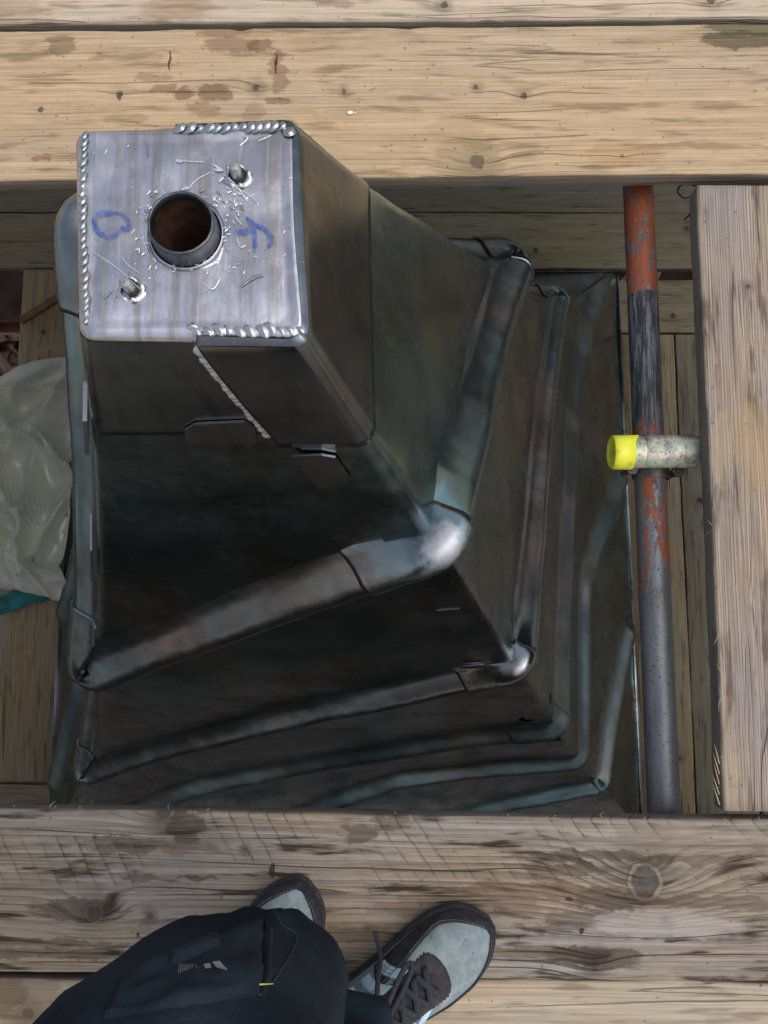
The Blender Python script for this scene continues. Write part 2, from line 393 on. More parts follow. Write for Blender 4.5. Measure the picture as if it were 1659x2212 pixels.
# splinters along the right board's edge
mfib = plain('wood_fibre', (.48, .38, .25), .7, var=.2)
parts = []
for i in range(46):
    py = 640 + rnd.random() ** .8 * 1110
    px = 1513 + (py - 400) * .0395
    b = pt(px + 2, py, HC + rnd.random() * .01); l = .004 + rnd.random() ** 3 * .022
    a = rnd.uniform(-1.2, 1.2)
    d = Vector((-math.cos(a) * .6, math.sin(a) * 1.1, rnd.uniform(-.25, .3))) * l
    parts.append(tube([b, b + d * .5 + Vector((0, 0, .001)), b + d + Vector((rnd.uniform(-.3, .3) * l, 0, 0))], [.0006, .0005, .0002], 4))
for i in range(5):
    b = pt(1552 + rnd.random() * 3, 1650 + i * 22, HC); d = Vector((-.004 - .006 * rnd.random(), .028, .004))
    parts.append(tube([b, b + d * .5, b + d], [.001, .0008, .0002], 4))
obj('splinters', *join(*parts), mfib, kind='stuff', label='frayed pale splinters along the left edge of the right board', cat='splinters')
parts = []
for i in range(13):
    px = rnd.random() * 1659; b = pt(px, 1743 + px * .018, HC + .002); l = .003 + rnd.random() ** 3 * .006
    parts.append(tube([b, b + Vector((rnd.uniform(-.6, .6) * l, l * .6, .001)), b + Vector((rnd.uniform(-1, 1) * l, l, -.001))], [.0005, .0004, .0002], 4))
obj('splinters', *join(*parts), mfib, kind='stuff', label='short splinters along the far edge of the weathered board', cat='splinters')

# ---------------------------------------------------------------- lower deck
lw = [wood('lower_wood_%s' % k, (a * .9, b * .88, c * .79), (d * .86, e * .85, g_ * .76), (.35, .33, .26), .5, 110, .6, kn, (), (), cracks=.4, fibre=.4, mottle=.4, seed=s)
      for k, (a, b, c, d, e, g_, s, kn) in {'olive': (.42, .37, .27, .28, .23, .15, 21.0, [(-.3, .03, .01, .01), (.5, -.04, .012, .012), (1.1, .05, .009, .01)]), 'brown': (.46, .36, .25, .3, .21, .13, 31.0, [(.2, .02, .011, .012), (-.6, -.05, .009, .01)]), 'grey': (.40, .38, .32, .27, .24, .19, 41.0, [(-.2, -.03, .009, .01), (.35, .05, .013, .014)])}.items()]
ZL = HC - 3.1
def low(label, mi, x0, x1, y0, y1, along, seed, dz=0, mat=None):
    c = ((x0 + x1) / 2, (y0 + y1) / 2, ZL + dz)
    if along == 'x': board(label, lw[mi], c, x1 - x0, y1 - y0, .038, 0, seed, group='lower deck boards')
    else: board(label, lw[mi], c, y1 - y0, x1 - x0, .038, R(90), seed, group='lower deck boards')
low('lower deck board farthest back, just under the far upper board', 2, -2.2, 2.4, 1.612, 1.83, 'x', 12)
low('wide olive lower deck board crossing behind the spire', 0, -2.2, 2.4, 1.378, 1.606, 'x', 13)
low('lower deck board below the open gap, right of the spire shoulder', 0, -1.14, 2.4, 1.113, 1.331, 'x', 14, .0)
low('lower deck board under the brown batten at the left', 1, -1.42, -1.195, .46, 1.37, 'y', 15, .003)
low('lower deck board below the woven sheet at the left', 1, -1.415, -1.19, -.578, .44, 'y', 16)
low('lower deck board crossing at the bottom left corner of the opening', 0, -2.2, .9, -.81, -.59, 'x', 17)
low('lower deck board closest to the spire eaves, behind the scaffold tube', 1, .925, 1.128, -.9, 1.105, 'y', 18)
low('lower deck board under the edge of the right upper board', 2, 1.133, 1.36, -.9, 1.105, 'y', 19)
low('lower deck board hidden under the right upper board', 2, 1.365, 1.59, -.9, 1.105, 'y', 20)
low('lower deck board at the far left beyond the gap', 2, -1.95, -1.73, -.58, 1.37, 'y', 22)
# batten
def prism(pts, z0, z1):
    n = len(pts); V = [Vector((p[0], p[1], z0)) for p in pts] + [Vector((p[0], p[1], z1)) for p in pts]
    F = [tuple(range(n))[::-1], tuple(range(n, 2 * n))] + [(i, (i + 1) % n, n + (i + 1) % n, n + i) for i in range(n)]
    return V, F
def box_along(a, b, w, t):
    a = Vector(a); b = Vector(b); T = (b - a).normalized(); Bn = T.cross(Vector((0, 0, 1))).normalized(); U = Bn.cross(T)
    V = [p + Bn * (w / 2 * i) + U * (t / 2 * j) for p in (a, b) for i, j in ((-1, -1), (1, -1), (1, 1), (-1, 1))]
    F = [(0, 1, 2, 3), (7, 6, 5, 4)] + [(i, i + 4, (i + 1) % 4 + 4, (i + 1) % 4) for i in range(4)]
    return V, F
mbat = plain('batten_wood', (.26, .13, .07), .7, var=.3, sc=25)
a = pt(44, 694, 3.085); b = pt(150, 628, 3.085)
V, F = box_along(a, b, .026, .02)
obj('batten', V, F, mbat, smooth=False, label='thin red brown batten lying slantwise on the lower left board', cat='batten', loc=tuple(a))
# standards and ledgers of the lower lift
mdark = plain('dark_tube_steel', (.06, .058, .055), .5, .6, var=.4, sc=30)
V, F = tube([(-1.62, 2.6, -2.02), (-1.62, -1.6, -2.02)], .0242, 14)
obj('scaffold_tube', V, F, mdark, label='dark lower scaffold tube in the gap at the far left', cat='scaffold tube', group='scaffold tubes')
V, F = tube([(-2.4, 1.19, -2.07), (2.6, 1.19, -2.07)], .0242, 14)
obj('scaffold_tube', V, F, plain('rust_tube_steel', (.16, .05, .03), .6, .3, var=.4, sc=30), label='rusty lower cross tube seen through the left gap', cat='scaffold tube', group='scaffold tubes')
# rubble seen through the gaps
mrub = plain('rubble_pink', (.55, .40, .36), .9, var=.35, sc=14); mrub2 = plain('rubble_pale', (.6, .6, .62), .9, var=.35, sc=14)
for i, (px, py, h, w, m_, lb) in enumerate(((1215, 594, 3.9, .33, mrub, 'pinkish rubble block seen through the gap behind the spire'), (1150, 590, 3.8, .14, mrub2, 'pale grey rubble piece seen through the gap by the spire shoulder'), (1395, 592, 3.9, .12, mrub, 'small pink rubble lump right of the gap middle'), (28, 760, 3.8, .2, mrub, 'pink rubble slab below the left gap'))):
    c = pt(px, py, h); rows = []
    for j in range(9):
        th = math.pi * j / 8; rows.append([c + Vector((math.sin(th) * math.cos(k * .5236) * w * .6, math.sin(th) * math.sin(k * .5236) * w * .5, math.cos(th) * w * .25)) * (1 + .35 * nz((j, k * .7, i), 1.3)) - c * .35 * nz((j, k * .7, i), 1.3) for k in range(12)])
    obj('rubble', *grid(rows, close_u=True), m_, smooth=False, label=lb, cat='rubble', loc=tuple(c))
V, F = box_along((-2.2, 1.36, HC - 4.05), (2.4, 1.36, HC - 4.05), .9, .06)
obj('lower_ledge', V, F, plain('ledge_stone', (.24, .18, .155), .9, var=.4, sc=6), smooth=False, kind='structure')
V, F = box_along((-1.55, -1.2, HC - 4.05), (-1.55, .9, HC - 4.05), .5, .06)
obj('lower_ledge', V, F, plain('ledge_stone_pale', (.5, .42, .37), .9, var=.4, sc=6), smooth=False, kind='structure')
# wire loop by the right board
w = spline([pt(1502, 402, 2.75), pt(1478, 396, 2.8), pt(1464, 412, 2.85), pt(1478, 428, 2.9), pt(1500, 424, 2.95), pt(1492, 460, 3.04), pt(1478, 474, 3.09)], 6)
obj('wire', *tube(w, .0035, 6), mdark, label='thin dark wire loop beside the right board, near its top', cat='wire')
# teal fabric roll
mteal = plain('teal_plastic', (.02, .20, .23), .5, var=.3, sc=18)
a = pt(-25, 1316, 3.07); b = pt(104, 1272, 3.07)
fr = []
for i in range(14):
    p = a.lerp(b, i / 13)
    fr.append(p + Vector((0, 0, .006 * math.sin(i))))
obj('plastic_offcut', *tube(fr, [.036 + .004 * math.sin(i * 1.3) for i in range(14)], 16, flat=.45), mteal, label='teal plastic offcut poking out below the woven sheet', cat='plastic')
# woven sheet
ts = NT('woven_sheet')
xs, ys_, zs = ts.xyz(ts.tc)[:3]
wv = ts.add(ts.ma('SINE', ts.mul(ts.add(xs, ts.mul(ys_, .35)), 560)), ts.ma('SINE', ts.mul(ts.sub(ys_, ts.mul(xs, .35)), 560)))
lowf = ts.step(ts.noise(ts.tc, 6, 4), .35, .65)
cs = ts.mix(lowf, (.72, .78, .68), (.88, .92, .84))
cs = ts.mix(ts.mul(ts.mul(ts.step(wv, .0, -1.6), .35), ts.step(ts.noise(ts.tc, 4, 2), .6, .45)), cs, (.25, .27, .22))
cs = ts.mix(ts.mul(ts.step(ts.noise(ts.tc, 22, 2), .68, .74), .6), cs, (.1, .09, .06))
cs = ts.mix(ts.mul(ts.step(ts.noise(ts.tc, 4, 3, .6), .5, .7), .3), cs, (.40, .36, .24))
d1 = ts.n.new('ShaderNodeBsdfDiffuse'); ts.put(d1.inputs[0], cs)
d2 = ts.n.new('ShaderNodeBsdfTranslucent'); ts.put(d2.inputs[0], cs)
gl = ts.n.new('ShaderNodeBsdfGlossy'); gl.inputs['Roughness'].default_value = .35
mx = ts.n.new('ShaderNodeMixShader'); mx.inputs[0].default_value = .22
mx2 = ts.n.new('ShaderNodeMixShader'); mx2.inputs[0].default_value = .12
ts.l.new(d1.outputs[0], mx.inputs[1]); ts.l.new(d2.outputs[0], mx.inputs[2])
ts.l.new(mx.outputs[0], mx2.inputs[1]); ts.l.new(gl.outputs[0], mx2.inputs[2]); ts.l.new(mx2.outputs[0], ts.out.inputs[0])
rows = []
def ridge(p, s, o): return max(0, 1 - abs(nz(p, s, o)) * 3.0) ** 1.5
NR, NCc = 150, 110
fr_ = random.Random(5)
FOLDS = [(fr_.uniform(.3, 1.6), fr_.uniform(.05, 2.15), fr_.uniform(-1.0, 2.2), fr_.uniform(.03, .10), fr_.uniform(.04, .11), fr_.uniform(.3, .9)) for _ in range(26)]
top_px = [(-260, 900), (-120, 870), (0, 828), (40, 800), (80, 785), (150, 772), (185, 765)]
bot_px = [(-260, 1240), (-120, 1262), (0, 1276), (40, 1272), (80, 1280), (120, 1300), (165, 1302)]
def interp(lst, t):
    q = t * (len(lst) - 1); i = min(int(q), len(lst) - 2); k = q - i
    return tuple(lst[i][j] * (1 - k) + lst[i + 1][j] * k for j in range(2))
for j in range(NR + 1):
    v = j / NR; row = []
    for i in range(NCc + 1):
        u = i / NCc
        ta = interp(top_px, u); ba = interp(bot_px, u)
        px = ta[0] * (1 - v) + ba[0] * v; py = ta[1] * (1 - v) + ba[1] * v
        base = pt(px, py, 3.03)
        q = (u * 1.6, v * 2.2, 0)
        qd = (q[0] + .25 * nz(q, 1.5, 3), q[1] + .25 * nz(q, 1.5, 8), 0)
        e = math.sin(math.pi * min(1, max(0, v))) ** .4
        hgt = .02 + .14 * e * (.55 + .6 * nz(q, .9, 11))
        for (fx, fy, fa, A_, w_, l_) in FOLDS:
            du, dv = q[0] - fx, q[1] - fy
            along = du * math.cos(fa) + dv * math.sin(fa); perp = -du * math.sin(fa) + dv * math.cos(fa) + .12 * nz((along * 2, fx * 9, 0), 1.0) + .15 * along * along
            hgt += A_ * math.exp(-abs(perp) / w_) * math.exp(-(along / l_) ** 2) * e
        hgt += .004 * nz(q, 9, 4)
        edge = .012 * nz((u * 9, v * 9, 0), 1.0, 2)
        row.append(base + Vector((edge, edge, max(.0, hgt))))
    rows.append(row)
obj('woven_sheet', *grid(rows), ts.m, label='crumpled grey green woven plastic sheet on the lower deck at the left', cat='plastic sheet', loc=(-1.3, .5, -1.9))

# ---------------------------------------------------------------- scaffold tubes of the upper deck
tt = NT('painted_tube')
x, y, z = tt.xyz(tt.tc)[:3]
def yy(py): return pt(1400, py, 1.265).y
pw = tt.scale(tt.tc, (1, .35, 1))
jit = tt.mul(tt.sub(tt.noise(tt.scale(tt.tc, (1, .25, 1)), 60, 4, .65), .5), .10)
yj = tt.add(y, jit)
flake = tt.noise(tt.scale(tt.tc, (1, .3, 1), (2, 3, 4)), 75, 5, .7)
galv = tt.mix(tt.noise(tt.scale(tt.tc, (1, .25, 1)), 60, 4), (.10, .11, .122), (.24, .255, .275))
galv = tt.mix(tt.step(tt.noise(tt.tc, 260, 2), .62, .7), galv, (.06, .055, .05))
orange = tt.mix(tt.noise(tt.tc, 30, 3), (.22, .052, .02), (.34, .095, .042))
black = tt.mix(tt.noise(tt.scale(tt.tc, (1, .2, 1)), 130, 4), (.012, .013, .017), (.035, .038, .046))
def band(hi, lo, soft=.006): return tt.mul(tt.step(yj, lo - soft, lo + soft), tt.step(yj, hi + soft, hi - soft))
yr = tt.add(y, tt.mul(tt.sub(tt.noise(tt.tc, 60, 2), .5), .008))
o1 = tt.mul(tt.step(yr, yy(630) - .002, yy(630) + .002), tt.step(flake, .42, .50))
o2 = tt.mul(band(yy(905), yy(1300), .02), tt.step(flake, .48, .55))
blk = tt.mul(tt.step(yr, yy(630) + .002, yy(630) - .002), tt.step(yj, yy(925) - .02, yy(925) + .02))
xang = tt.step(tt.noise(tt.scale(tt.tc, (1, .07, 1), (5, 1, 1)), 190, 5, .75), .46, .58)
c = tt.mix(tt.ma('MAXIMUM', o1, o2), galv, orange)
c = tt.mix(tt.mul(blk, tt.sub(1.0, tt.mul(xang, .75))), c, black)
c = tt.mix(tt.mul(tt.step(tt.noise(tt.tc, 180, 3), .63, .7), .6), c, (.05, .035, .03))
painted = tt.ma('MAXIMUM', tt.ma('MAXIMUM', o1, o2), blk)
tt.bsdf(c, tt.step(painted, 0, 1, .52, .5), tt.step(painted, 0, 1, .5, 0.05), tt.bump(tt.add(painted, tt.mul(flake, .3)), .0006), .4)
led0 = pt(1378, 400, 1.281); led1 = pt(1434, 1750, 1.281)
d = (led1 - led0); A_ = led0 - d * .6; B_ = led1 + d * .6
V, F = tube([A_.lerp(B_, k / 30) for k in range(31)], .0242, 32)
obj('scaffold_tube', V, F, tt.m, label='long scaffold tube with flaking orange and black paint, right of spire', cat='scaffold tube', group='scaffold tubes')
# putlog with yellow cap
tg = NT('galvanised_tube')
P = tg.tc
c1 = tg.mix(tg.step(tg.noise(P, 45, 4, .65), .35, .65), (.17, .19, .18), (.52, .56, .48))
c1 = tg.mix(tg.mul(tg.step(tg.noise(tg.scale(P, (1, 1, 1), (3, 1, 2)), 30, 3), .48, .6), .8), c1, (.42, .47, .30))
c1 = tg.mix(tg.mul(tg.step(tg.noise(tg.scale(P, (1, 1, 1), (8, 1, 2)), 55, 4, .7), .52, .6), .7), c1, (.70, .56, .48))
c1 = tg.mix(tg.mul(tg.step(tg.noise(tg.scale(P, (1, 1, 1), (1, 7, 2)), 70, 3, .7), .60, .66), .85), c1, (.50, .17, .07))
c1 = tg.mix(tg.step(tg.noise(P, 170, 3), .64, .72), c1, (.09, .075, .06))
tg.bsdf(c1, .5, .45, tg.bump(tg.noise(P, 120, 4), .0008), .4)
pa = Vector((.362, .254, -.063)); pb = Vector((1.9, .262, -.063))
put = thing('transom_tube', 'short galvanised cross tube with bright yellow end cap, under the right board', 'scaffold tube', tuple(pa), 'scaffold tubes')
rows = []
for q, rr in ((0, .0212), (0, .0242), (.01, .0242), (.4, .0242), (1, .0242)):
    cpt = pa.lerp(pb, q if q in (0, 1) else q * .5)
    rows.append([cpt + Vector((0, math.cos(k * math.pi / 16) * rr, math.sin(k * math.pi / 16) * rr)) for k in range(32)])
obj('tube_body', *grid(rows, close_u=True), tg.m, put)
ty = NT('yellow_cap_plastic')
n_ = ty.noise(ty.tc, 60, 4, .6)
ty.bsdf(ty.mix(ty.mul(ty.step(n_, .48, .72), .6), (.74, .74, .045), (.30, .29, .04)), .42, 0, ty.bump(n_, .0006), .5)
rows = []
x0 = pa.x - .016
def ring_(xx, rr, skew=0.0):
    return [Vector((xx - skew * math.sin(k * math.pi / 20), pa.y + math.cos(k * math.pi / 20) * rr, pa.z + math.sin(k * math.pi / 20) * rr)) for k in range(40)]
for xx, rr in ((x0 + .034, .0004), (x0 + .034, .0200), (x0 + .004, .0216), (x0, .0222), (x0 - .001, .0236), (x0 + .0005, .0254), (x0 + .004, .0262)):
    rows.append(ring_(xx, rr))
row = []
for k in range(40):           # the skirt reaches further back along the tube's far side
    a_ = k * math.pi / 20
    ext = .030 + .012 * max(0, math.cos(a_)) ** 3
    row.append(Vector((x0 + ext, pa.y + math.cos(a_) * .0264, pa.z + math.sin(a_) * .0264)))
rows.append(row); rows.append([Vector((p.x, pa.y + (p.y - pa.y) * .9, pa.z + (p.z - pa.z) * .9)) for p in row])
obj('end_cap', *grid(rows, close_u=True), ty.m, put)
# saddle plate wrapped over the tube
rows = []
for i in range(15):
    xx = .394 + .079 * i / 14; row = []
    for k in range(25):
        a_ = R(12 + 150 * k / 24); ii = (i / 14 - .5) * 2; kk = (k / 24 - .5) * 2
        rr = .0268 if abs(ii) ** 6 + abs(kk) ** 8 < 1.0 else .0250
        row.append(Vector((xx + (-.004 * ii if abs(kk) > .9 else 0), pa.y - math.cos(a_) * rr, pa.z + math.sin(a_) * rr)))
    rows.append(row)
obj('saddle_plate', *grid(rows), tg.m, put)
# coupler between the two tubes
cpl = thing('coupler', 'dark steel coupler clamping the yellow capped tube onto the painted tube', 'coupler', (.42, .254, -.09))
mco = plain('coupler_steel', (.14, .13, .12), .55, .7, var=.4, sc=60)
rows = []
for i in range(9):
    yv = .254 - .034 + .068 * i / 8
    rows.append([Vector((.4195 + math.cos(R(-30 + 240 * k / 20)) * .0285, yv, -.110 + math.sin(R(-30 + 240 * k / 20)) * .0275)) for k in range(21)])
obj('clamp_band', *grid(rows), mco, cpl)
for sx, sy in ((-.036, -.02), (.036, -.024)):
    cpt = Vector((.4195 + sx, .254 + sy, -.1))
    V, F = tube([cpt + Vector((0, 0, -.03)), cpt + Vector((0, 0, .022))], .006, 8)
    V2, F2 = tube([cpt + Vector((0, 0, .006)), cpt + Vector((0, 0, .016))], .0105, 6)
    obj('bolt', *join((V, F), (V2, F2)), mco, cpl, smooth=False)

# ---------------------------------------------------------------- the lead spire
AX, AY = -.144, .296
H_TOP, H_CAP, H_EAVE = .592, .745, 3.08
KN = [.55, .592, .74, .946, 1.48, 2.06, 2.48, 2.62, 2.80, 3.08]
KW = [.073, .084, .122, .185, .362, .547, .702, .765, .870, 1.05]
def wid(h):
    h = max(KN[0], min(KN[-1], h)); i = 0
    while i < len(KN) - 2 and h > KN[i + 1]: i += 1
    def sl_(j):
        if j <= 0: return (KW[1] - KW[0]) / (KN[1] - KN[0])
        if j >= len(KN) - 1: return (KW[-1] - KW[-2]) / (KN[-1] - KN[-2])
        return ((KW[j] - KW[j - 1]) / (KN[j] - KN[j - 1]) + (KW[j + 1] - KW[j]) / (KN[j + 1] - KN[j])) / 2
    d = KN[i + 1] - KN[i]; t = (h - KN[i]) / d
    m0, m1 = sl_(i) * d, sl_(i + 1) * d
    return (2 * t ** 3 - 3 * t * t + 1) * KW[i] + (t ** 3 - 2 * t * t + t) * m0 + (-2 * t ** 3 + 3 * t * t) * KW[i + 1] + (t ** 3 - t * t) * m1
SG = {'FR': (1, -1), 'BR': (1, 1), 'BL': (-1, 1), 'FL': (-1, -1)}
RINGC = ['FR', 'BR', 'BL', 'FL']
TOPC = {'BL': (-.2342, .3711), 'BR': (-.0719, .378), 'FR': (-.0618, .2114), 'FL': (-.2238, .2139)}
DEL = {}
for k in SG:
    w0 = wid(H_TOP); DEL[k] = Vector((TOPC[k][0] - AX - SG[k][0] * w0, TOPC[k][1] - AY - SG[k][1] * w0, 0))
def corner(k, h):
    f_ = max(0, min(1, (.80 - h) / (.80 - H_TOP)))
    c_ = Vector((AX + SG[k][0] * wid(h), AY + SG[k][1] * wid(h), HC - h)) + DEL[k] * f_
    if k == 'BL': c_ += Vector((-.030, .006, 0)) * math.exp(-((h - 1.0) / .2) ** 2)
    if k == 'FR':
        q = (1 - f_); c_ += Vector((.0045 * h, .003 * h, 0)) * q
    return c_
FACE = {'right': 0, 'back': 1, 'left': 2, 'front': 3}
def rad(h): return .009 + .010 * max(0, min(1, (h - .6) / .8))
def sp(face, s, h):
    i = FACE[face]; a, b = RINGC[i], RINGC[(i + 1) % 4]
    A, B = corner(a, h), corner(b, h); L = (B - A).length
    rho = 2 * rad(h) / L
    if abs(s) <= 1 - rho: return A.lerp(B, (s + 1) / 2)
    if s > 0: C = B; nxt = corner(RINGC[(i + 2) % 4], h); o = A
    else: C = A; nxt = corner(RINGC[(i - 1) % 4], h); o = B
    E1 = C + (o - C).normalized() * rad(h); E2 = C + (nxt - C).normalized() * rad(h)
    t = (abs(s) - (1 - rho)) / rho * .5
    return E1 * (1 - t) ** 2 + C * (2 * t * (1 - t)) + E2 * t * t
def sn(face, s, h):
    e = .004; s0, s1 = max(-1, s - e), min(1, s + e)
    if s1 - s0 < e * 1.5 and s > 0: s0 = 1 - e * .6; s1 = 1
    elif s1 - s0 < e * 1.5: s0 = -1; s1 = -1 + e * .6
    du = sp(face, s1, h) - sp(face, s0, h); dv = sp(face, s, h + .004) - sp(face, s, h - .004)
    n = du.cross(-dv).normalized()
    c_ = sp(face, s, h) - Vector((AX, AY, HC - h))
    return n if n.dot(c_) > 0 else -n
# roll lines: from the high corner (FR, BL) at sigma=-1 down to the low corner (FL, BR) at sigma=+1
ROLL_BR = [[(-1, .985), (1, 1.535)], [(-1, 1.515), (1, 2.37)], [(-1, 2.095), (.62, 2.62), (1, 2.96)],
           [(-1, 2.50), (-.26, 2.63), (.25, 3.08)], [(-1, 2.725), (-.78, 2.80), (-.29, 3.08)]]
ROLL_FL = [[(-1, .985), (1, 1.54)], [(-1, 1.515), (1, 2.60)], [(-1, 2.095), (.28, 2.61), (.55, 2.74), (.86, 3.08)],
           [(-1, 2.50), (-.24, 2.675), (.30, 3.08)], [(-1, 2.725), (-.62, 2.86), (-.25, 3.08)]]
def roll_line(L, n=72):
    """dense (sigma, h) samples, straight in the plane of the face"""
    out = []
    pts_ = [(s * wid(h), h) for s, h in L]
    for i in range(len(pts_) - 1):
        for j in range(n):
            q = j / n; a_ = pts_[i][0] * (1 - q) + pts_[i + 1][0] * q; h = pts_[i][1] * (1 - q) + pts_[i + 1][1] * q
            out.append((max(-1, min(1, a_ / wid(h))), h))
    out.append(L[-1]); return out
RL = {}
for k in range(5):
    for f_ in ('right', 'back'): RL[f_, k] = roll_line(ROLL_BR[k])
    for f_ in ('front', 'left'): RL[f_, k] = roll_line(ROLL_FL[k])
def roll_h(k, sig, face='right'):
    if k < 0: return H_CAP
    if k > 4: return H_EAVE
    L = RL[face, k]
    if sig <= L[0][0]: return L[0][1]
    for (s0, h0), (s1, h1) in zip(L, L[1:]):
        if sig <= s1: return h0 + (h1 - h0) * (sig - s0) / max(1e-6, s1 - s0)
    return H_EAVE
DIRS = {'right': 1, 'back': -1, 'left': 1, 'front': -1}      # sigma = dir * s
mL = lead('lead_patina', (.25, .275, .29), (.10, .122, .132), (.17, .33), .95, (9, 9, 2.2), .14, (), .0012, .35)
mLd = lead('lead_patina_cap', (.22, .22, .235), (.13, .13, .142), (.16, .30), .8, (55, 55, 4), .18, (), .0010, .3)
mLr = lead('lead_roll_patina', (.30, .31, .33), (.18, .195, .21), (.17, .32), .85, None, .12, (), .0012, .3)
mLs = lead('lead_soft_roll_patina', (.24, .26, .27), (.12, .138, .148), (.27, .42), .75, None, .1, (), .0016, .35)
SB = Vector((AX, AY, HC - 3.1))
def loc(p): return tuple(Vector(p) - SB)
sky_glints = []  # sky highlights on the roll corners, painted as brighter lead
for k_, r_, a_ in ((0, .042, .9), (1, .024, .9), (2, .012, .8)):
    c_ = sp('front', .985, roll_h(k_, -1) + .0) + Vector((.02, -.02, .03)); sky_glints.append((*loc(c_), r_, (.50, .50, .53), a_ * .85))
mLc = lead('lead_corner_patina_glints', (.29, .30, .32), (.18, .19, .205), (.2, .36), .6, None, .35, sky_glints, .0042, .3)
spire = thing('lead_spire', 'lead clad square spire with slanting rolls, flat topped box and open pipe', 'spire', tuple(SB))
def dent(p, a=.0026):
    return a * 1.7 * nz((p.x * 3.2 + p.z * 1.1, p.y * 3.2, p.z * 2.4), 1.0, 21) + a * nz(p, 5, 1) + a * .45 * nz(p, 14, 4) + a * .2 * nz(p, 38, 6)
def srow(face, h, s0, s1, n=30):
    i = FACE[face]; L = (corner(RINGC[i], h) - corner(RINGC[(i + 1) % 4], h)).length
    rho = 2 * rad(h) / L; out = []
    pts_ = []
    if s0 <= -1: pts_ += [-1 + rho * q / 6 for q in range(6)]; a_ = -1 + rho
    else: a_ = s0
    tail = []
    if s1 >= 1: tail = [1 - rho * q / 6 for q in range(5, -1, -1)]; b_ = 1 - rho
    else: b_ = s1
    return pts_ + [a_ + (b_ - a_) * q / n for q in range(n + 1)] + tail
def panel(face, h0f, h1f, s0, s1, off, mat, nh=22, name='lead_panel', lip0=False, lip1=False):
    rows = []
    for j in range(nh + 1):
        v = j / nh; row = []
        hm = h0f(0) * (1 - v) + h1f(0) * v
        a0 = s0(hm) if callable(s0) else s0; a1 = s1(hm) if callable(s1) else s1
        for s in srow(face, hm, a0, a1):
            h = h0f(s) * (1 - v) + h1f(s) * v
            p = sp(face, s, h)
            row.append(p + sn(face, s, h) * (off + dent(p)))
        if lip0 or lip1:
            def sink(e, s): 
                h = h0f(s) * (1 - v) + h1f(s) * v; p = sp(face, s, h); return p - sn(face, s, h) * .002
            if lip0: row = [sink(0, a0)] + row
            if lip1: row = row + [sink(1, a1)]
        rows.append(row)
    return obj(name, *grid(rows), mat, spire)
STRIP = lambda h: 1 - .068 / wid(h) if h > H_CAP else 1 - .068 / wid(h)
for k in range(6):
    for face in ('front', 'right', 'left', 'back'):
        d_ = DIRS[face]
        lo = (lambda s, k=k, d_=d_, f=face: roll_h(k - 1, d_ * s, f)); hi = (lambda s, k=k, d_=d_, f=face: roll_h(k, d_ * s, f))
        s0, s1 = -1, 1
        if k == 3 and face in ('front', 'left'): s0, s1 = (-1, .87) if d_ > 0 else (-.87, 1)
        if k == 4:      # bay stops where the roll above has reached the eaves
            s0, s1 = (-1, .31) if d_ > 0 else (-.31, 1)
        if k == 5: s0, s1 = (-1, -.28) if d_ > 0 else (.28, 1)
        panel(face, lo, hi, s0, s1, .0012 * (5 - k) * .4, mL, 26 if k < 4 else 16)
    if k < 3:           # the right-hand sheet turns the corner and laps onto the front, likewise behind
        for face, e in (('front', 1), ('back', 1)):
            d_ = DIRS[face]
            lo = (lambda s, k=k, d_=d_, f=face: roll_h(k - 1, d_ * s, f)); hi = (lambda s, k=k, d_=d_, f=face: roll_h(k, d_ * s, f))
            panel(face, lo, hi, STRIP, 1, .0062, mL, 26, 'lap_strip', lip0=True)
# eaves drip
rows = []
for face in ('right', 'back', 'left', 'front'):
    for s in srow(face, H_EAVE, -1, 1, 40)[:-1]:
        p = sp(face, s, H_EAVE); n = sn(face, s, H_EAVE)
        q = Vector((n.x, n.y, 0)).normalized()
        rows.append([p - n * .001, p + n * .008 + q * .002, p + q * .014 + Vector((0, 0, -.008)), p + q * .010 + Vector((0, 0, -.03)), p - q * .01 + Vector((0, 0, -.25))])
obj('eaves_drip', *grid(rows, close_v=True), mL, spire)
# rolls
RR, RC = .0245, .0185
SEC = [(-.088, -.006), (-.070, .0004), (-.054, .0038), (-.043, .0086), (-.0345, .0150)] + [(RR * math.cos(R(a_)), RC + RR * math.sin(R(a_))) for a_ in range(155, -56, -14)]
